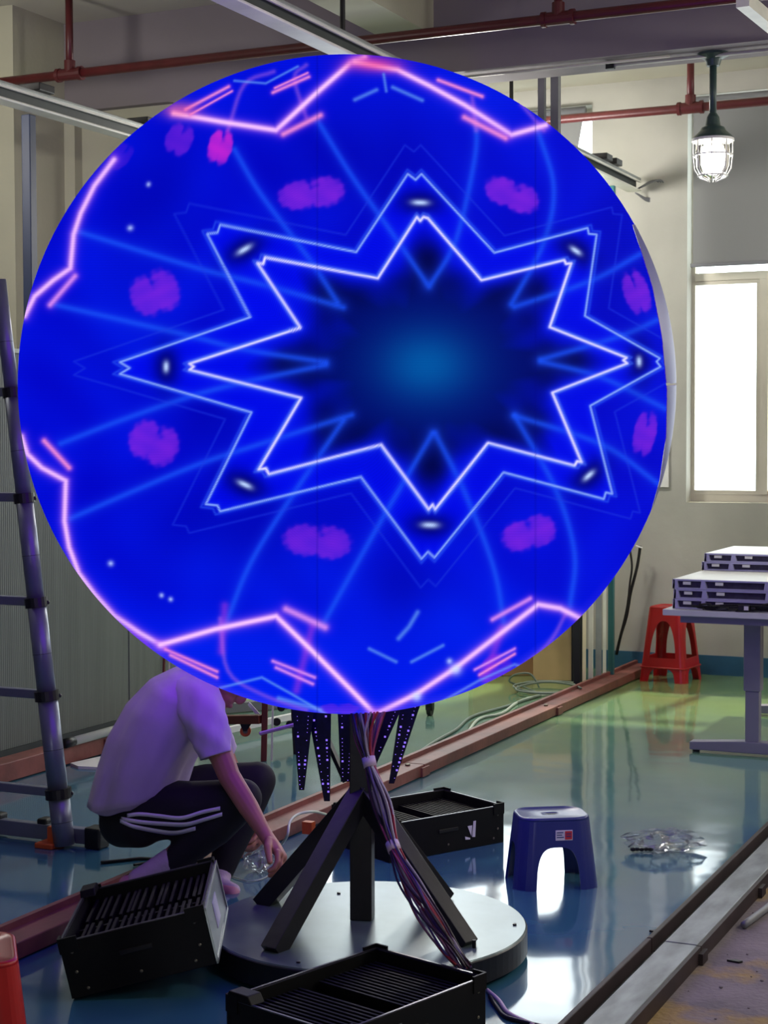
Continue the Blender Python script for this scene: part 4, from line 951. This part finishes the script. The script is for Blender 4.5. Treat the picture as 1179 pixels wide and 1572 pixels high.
# head, bowed forwards
hd = w_(350, 1030, 5.58)
Rh = Matrix((( .80, 0, .60), (0, 1, 0), (-.60, 0, .80)))
CR = Matrix((tuple(RT), tuple(FWD), tuple(UP))).transposed()           # columns: right, forward, up
MH = CR @ Matrix.Rotation(math.radians(48), 3, 'Y')
hp = lambda x, y, z: hd+MH @ Vector((x, y, z))
balls = [(hd, (.092, .074, .105), MH), (hp(.035, 0, -.065), (.058, .052, .06), MH), (hp(.062, 0, -.108), (.024, .026, .02), MH), (hp(.098, 0, -.03), (.017, .013, .022), MH), (hp(.087, 0, -.072), (.014, .024, .009), MH), (hp(-.005, -.078, -.02), (.016, .008, .03), MH), (hp(-.005, .078, -.02), (.016, .008, .03), MH), (hp(.08, 0, .012), (.015, .05, .012), MH)]
def hand(wrist, hx, hy, hn, sc=1.0):
    """hx: towards finger tips, hy: towards thumb side, hn: palm normal (fingers curl to it)"""
    out = []
    pc = wrist+hx*.045*sc
    out.append([(wrist, .023), (wrist+hx*.03+hy*.012, .021), (wrist+hx*.078+hy*.022, .0145)]); out.append([(wrist, .023), (wrist+hx*.04-hy*.008, .02), (wrist+hx*.082-hy*.002, .0145)]); out.append([(wrist, .02), (wrist+hx*.035-hy*.02, .018), (wrist+hx*.072-hy*.024, .013)])
    for k, (off, ln) in enumerate(((.034, .072), (.0115, .080), (-.011, .074), (-.033, .058))):
        p = wrist+hx*(.080-.004*abs(k-1))+hy*off; d = hx.copy(); ch = [(p, .0098)]
        ang = .55+.14*k
        for s_, fr in enumerate((.45, .32, .23)):
            d = (hx*math.cos(ang)+hn*math.sin(ang)+hy*(.08-.06*k)).normalized(); p = p+d*ln*fr; ch.append((p, .0092-.0008*s_)); ang += .62
        out.append(ch)
    p = wrist+hx*.022+hy*.024; d1 = (hx*.75+hy*.7+hn*.35).normalized(); d2 = (hx*.95+hy*.15+hn*.45).normalized()
    out.append([(p, .014), (p+d1*.038, .0125), (p+d1*.038+d2*.030, .0108), (p+d1*.038+d2*.052, .009)])
    return out
hx = (w_(431, 1312, 5.22)-w_(411, 1287, 5.26)).normalized(); hn = (-RT*.8+FWD*.1-UP*.35); hn = (hn-hx*hn.dot(hx)).normalized(); hy = hx.cross(hn)
if hy.dot(FWD) > 0: hy = -hy
chains += hand(w_(411, 1287, 5.26), hx, hy*1.0, hn)
hx2 = (w_(396, 1290, 5.80)-w_(392, 1262, 5.86)).normalized(); hn2 = (-RT-hx2*(-RT).dot(hx2)).normalized(); chains += hand(w_(392, 1262, 5.86), hx2, -hx2.cross(hn2), hn2)
body = blob('body', chains, M_skin, pr, .0034, 2, balls); body.data.transform(PI_)
# eyes and hair
for s_ in (-1, 1):
    e = MB().ball(hp(.083, .03*s_, -.008), .011, 10, 8).build('eye', M_white, pr, smooth=True); e.data.transform(PI_)
hr = blob('hair', [], M_hair, pr, .008, 3, [(hp(-.022, 0, .03), (.088, .080, .09), MH), (hp(.03, 0, .075), (.055, .066, .035), MH), (hp(-.06, 0, -.02), (.045, .062, .06), MH)]); hr.data.transform(PI_)
# trousers
tch = [
 [(w_(202, 1240, 5.64), .115), (w_(225, 1245, 5.53), .105), (w_(300, 1240, 5.46), .088), (w_(372, 1226, 5.42), .066)],
 [(w_(372, 1226, 5.42), .066), (w_(330, 1268, 5.44), .066), (w_(298, 1296, 5.45), .056), (w_(268, 1322, 5.46), .048)],
 [(w_(202, 1238, 5.68), .115), (w_(235, 1235, 5.76), .105), (w_(320, 1210, 5.78), .085), (w_(395, 1198, 5.76), .066)],
 [(w_(395, 1198, 5.76), .066), (w_(372, 1250, 5.74), .066), (w_(352, 1300, 5.72), .055), (w_(340, 1335, 5.71), .046)],
 [(w_(190, 1262, 5.58), .085), (w_(215, 1262, 5.52), .085)],
]
trs = blob('trousers', tch, M_trouser, pr, .009, 6)
bvh = BVHTree.FromPolygons([v.co.copy() for v in trs.data.vertices], [tuple(p.vertices) for p in trs.data.polygons])
trs.data.transform(PI_)
def stripe(pts, wpx):
    pp = [(v.x, v.y) for v in spline([(a, b_, 0) for a, b_ in pts], 8)]; V = []
    for x, y in pp:
        for s_ in (-1, 1):
            d = ray(x, y+s_*wpx/2).normalized(); h = bvh.ray_cast(CAM, d)
            V.append((h[0] if h[0] is not None else W(x, y, 5.4))-d*.004)
    f = [(2*i, 2*i+1, 2*i+3, 2*i+2) for i in range(len(pp)-1)]
    o = MB().add(V, f).build('side_stripe', M_stripe, pr, smooth=True); o.data.transform(PI_)
    s2 = o.modifiers.new('thick', 'SOLIDIFY'); s2.thickness = .002; return o
stripe([(195, 1252), (215, 1250), (245, 1253), (278, 1256), (310, 1247), (338, 1241)], 6)
stripe([(186, 1257), (215, 1262), (250, 1265), (285, 1266), (315, 1258), (341, 1250)], 6)
stripe([(184, 1260), (205, 1269), (245, 1277), (270, 1279), (300, 1272)], 6)
# shirt
rings = [((150, 1226), (272, 1212), .165), ((137, 1228), (283, 1205), .19), ((150, 1186), (296, 1172), .205), ((170, 1126), (314, 1140), .215), ((198, 1078), (330, 1112), .225), ((233, 1042), (340, 1090), .22), ((266, 1026), (341, 1070), .18), ((292, 1020), (338, 1054), .10), ((300, 1018), (336, 1048), .075)]
sm = MB(); nseg = 56; V = []; nsub = 5
keys = []
for i in range(len(rings)-1):
    for j in range(nsub): keys.append((i, j/nsub))
keys.append((len(rings)-2, 1.0))
for ii, (i, t) in enumerate(keys):
    (B0, F0, d0_), (B1, F1, d1_) = rings[i], rings[i+1]
    Bp = w_(B0[0]*(1-t)+B1[0]*t, B0[1]*(1-t)+B1[1]*t, 5.61); Fp_ = w_(F0[0]*(1-t)+F1[0]*t, F0[1]*(1-t)+F1[1]*t, 5.61); dd = d0_*(1-t)+d1_*t
    c = (Bp+Fp_)/2; u = (Fp_-Bp)/2; sfall = max(0, 1-ii/30)
    for k in range(nseg):
        a = 2*math.pi*k/nseg; ca, sa = math.cos(a), math.sin(a)
        fold = 1+(.034*sfall)*math.sin(7*a+ii*.10)+.020*math.sin(5*a+ii*.22)+.020*sfall*math.sin(15*a-ii*.16)+.010*math.sin(11*a+ii*.35)
        ex = .85
        sag = max(0, 1-ii/9)*(.045*math.exp(-((ca+.35)/.45)**2)+.012*math.sin(6*ca))*(1 if sa < 0 else .3); V.append(c+u*math.copysign(abs(ca)**ex, ca)*fold+FWD*math.copysign(abs(sa)**ex, sa)*dd*fold-UP*sag)
nr = len(keys)
sm.add(V, [(i*nseg+k, i*nseg+(k+1) % nseg, (i+1)*nseg+(k+1) % nseg, (i+1)*nseg+k) for i in range(nr-1) for k in range(nseg)])
def sleeve(pts):
    V = []; n = 24
    P = [p for p, r_ in pts]; tt = []
    N_ = 14; 
    sp = spline(P, N_); R_ = [r_ for p, r_ in pts]
    up = None
    for i, p in enumerate(sp):
        f_ = i/N_; j = min(int(f_), len(R_)-2); r_ = R_[j]+(R_[j+1]-R_[j])*(f_-j)
        t = (sp[min(i+1, len(sp)-1)]-sp[max(i-1, 0)]).normalized()
        up = FWD if up is None else up; up = (up-t*up.dot(t)).normalized(); w2 = t.cross(up)
        for k in range(n):
            a = 2*math.pi*k/n; fr = r_*(1+.05*math.sin(4*a+i*.35)+.03*math.sin(7*a-i*.5)); V.append(p+(up*math.cos(a)*1.1+w2*math.sin(a))*fr)
    m_ = len(sp); sm.add(V, [(i*n+k, i*n+(k+1) % n, (i+1)*n+(k+1) % n, (i+1)*n+k) for i in range(m_-1) for k in range(n)])
sleeve([(w_(288, 1066, 5.55), .085), (w_(305, 1082, 5.44), .074), (w_(321, 1122, 5.40), .062), (w_(332, 1160, 5.385), .050)])
sleeve([(w_(288, 1066, 5.67), .085), (w_(305, 1080, 5.78), .072), (w_(325, 1118, 5.84), .060), (w_(342, 1156, 5.88), .050)])
sh = sm.build('t_shirt', M_shirt, pr, smooth=True); sh.data.transform(PI_)
s2 = sh.modifiers.new('thick', 'SOLIDIFY'); s2.thickness = .003; s2.offset = 0
# socks and slippers
def pw(o): o.data.transform(PI_); return o
pw(blob('sock', [[(w_(262, 1322, 5.46), .045), (w_(232, 1340, 5.46), .040), (w_(212, 1351, 5.46), .037)], [(w_(212, 1352, 5.46), .035), (w_(250, 1364, 5.44), .032), (w_(290, 1369, 5.43), .027)]], M_sock, pr, .006, 3))
pw(blob('sock', [[(w_(340, 1338, 5.70), .038), (w_(335, 1358, 5.68), .036)], [(w_(335, 1360, 5.67), .034), (w_(358, 1368, 5.62), .026)]], M_sock, pr, .006, 3))
pw(blob('slipper', [[(w_(196, 1358, 5.46), .032), (w_(225, 1366, 5.45), .034), (w_(262, 1374, 5.43), .036), (w_(296, 1378, 5.42), .030)]], M_slip, pr, .006, 3))
pw(blob('slipper', [[(w_(330, 1368, 5.66), .032), (w_(356, 1374, 5.60), .030)]], M_slip, pr, .006, 3))

# ================================================================== clear plastic bags
def bag(label, c, sx_, sy_, h, seed, rz=0):
    rg = np.random.default_rng(seed); n, mrow = 28, 12; V = []
    for i in range(mrow+1):
        t = math.pi*i/mrow
        for k in range(n):
            a = 2*math.pi*k/n; cr_ = 1+.16*math.sin(5*a+3*t+seed)+.10*math.sin(11*a-4*t)+float(rg.uniform(-.09, .09))
            V.append((sx_*math.sin(t)*math.cos(a)*cr_, sy_*math.sin(t)*math.sin(a)*cr_, max(.001, h*.5+h*.5*math.cos(t)*cr_+float(rg.uniform(-.1, .1))*h*math.sin(t)*.6)))
    f = [(i*n+k, (i+1)*n+k, (i+1)*n+(k+1) % n, i*n+(k+1) % n) for i in range(mrow) for k in range(n)]
    o = MB().add(V, f).build('plastic_bag', M_bag, loc=tuple(c)); o.rotation_euler = (0, 0, rz); return tag(o, label, 'bag')
c = G(1018, 1306); bg1 = bag('crumpled clear plastic bag lying on the shiny floor right of the blue stool', c, .135, .06, .075, 3, YAW)
m = MB()
for k in range(5): m.ball((-.115+.016*k, -.03+.005*(k % 2), .012), (.011, .009, .007), 8, 5)
o = m.build('dark_contents', M_black, bg1)
c = G(404, 1338); bag('crumpled clear plastic bag on the floor below the reaching hand', c, .065, .055, .085, 9, .4)

# ================================================================== small things on the floor
cable('electric_cable', 'short black cord lying on the floor behind the crouching person', [G(155, 1324, .006), G(185, 1321, .006), G(215, 1318, .006), G(238, 1319, .006)], .006, M_cable)
cable('electric_cable', 'shorter dark cord lying near the heel of the crouching person', [G(205, 1328, .006), G(225, 1325, .006), G(245, 1327, .006)], .005, M_cable)
cable('electric_cable', 'white cord arching from the floor track beside the hand', [G(420, 1310, .01), W(440, 1285, 5.75), W(445, 1262, 5.8), W(458, 1250, 5.9), W(480, 1246, 6.0), G(500, 1250, .06)], .005, M_cablewhite)
cable('thin_wire', 'thin pale wire lying on the floor in front of the hand', [G(355, 1345, .004), G(380, 1352, .004), G(405, 1348, .004), G(430, 1330, .004)], .002, M_cablewhite)
o = MB().box((-.02, -.015, 0), (.02, .015, .045)).build('clamp', M_orange, loc=tuple(G(474, 1280, .056)+Vector((0, 0, .001)))); tag(o, 'small orange red clamp sitting on the floor track behind the stand', 'clamp')
cable('black_cables', 'dark cables trailing over the floor right of the foreground case', [G(752, 1530, .006), G(762, 1545, .006), G(775, 1560, .006), G(800, 1568, .006), G(850, 1580, .006)], .006, M_cable)
cable('pale_cables', 'pale cable trailing over the floor right of the foreground case', [G(748, 1520, .006), G(766, 1536, .008), G(782, 1556, .006), G(820, 1574, .006)], .006, M_tie)
for q, s_, lb_ in (((1006, 1432), .018, 'small dark scrap on the shiny floor near the right track'), ((1128, 1475), .022, 'small dark scrap on the bare stained ground')):
    c = G(*q); o = MB().prism([(-s_, -.004, 0), (s_*.6, -s_*.4, 0), (s_, .004, 0), (0, s_*.5, 0)], (0, 0, .006)).build('debris_scrap', M_black, loc=(c.x, c.y, .001 if c.x < XT else -.004)); tag(o, lb_, 'debris')
dm = MB()
for k in range(60):
    x = random.uniform(-1.17, -.95) if k < 45 else random.uniform(-1.1, -.4); y = random.uniform(3.6, 7.0); s_ = random.uniform(.002, .006)
    dm.ball((x, y, -.003+s_*.3), (s_, s_*.8, s_*.5), 6, 4)
o = dm.build('ground_crumbs', M_concrete); tag(o, 'pale crumbs and grit scattered on the bare ground beside the track', 'grit'); o['kind'] = 'stuff'
cable('ground_hose', 'grey hose lying along the outer side of the right floor track', [Vector((-1.15, 5.1, .01)), Vector((-1.12, 5.4, .012)), Vector((-1.14, 5.7, .012)), Vector((-1.16, 6.1, .01))], .012, M_greypost)
bpy.context.view_layer.update()
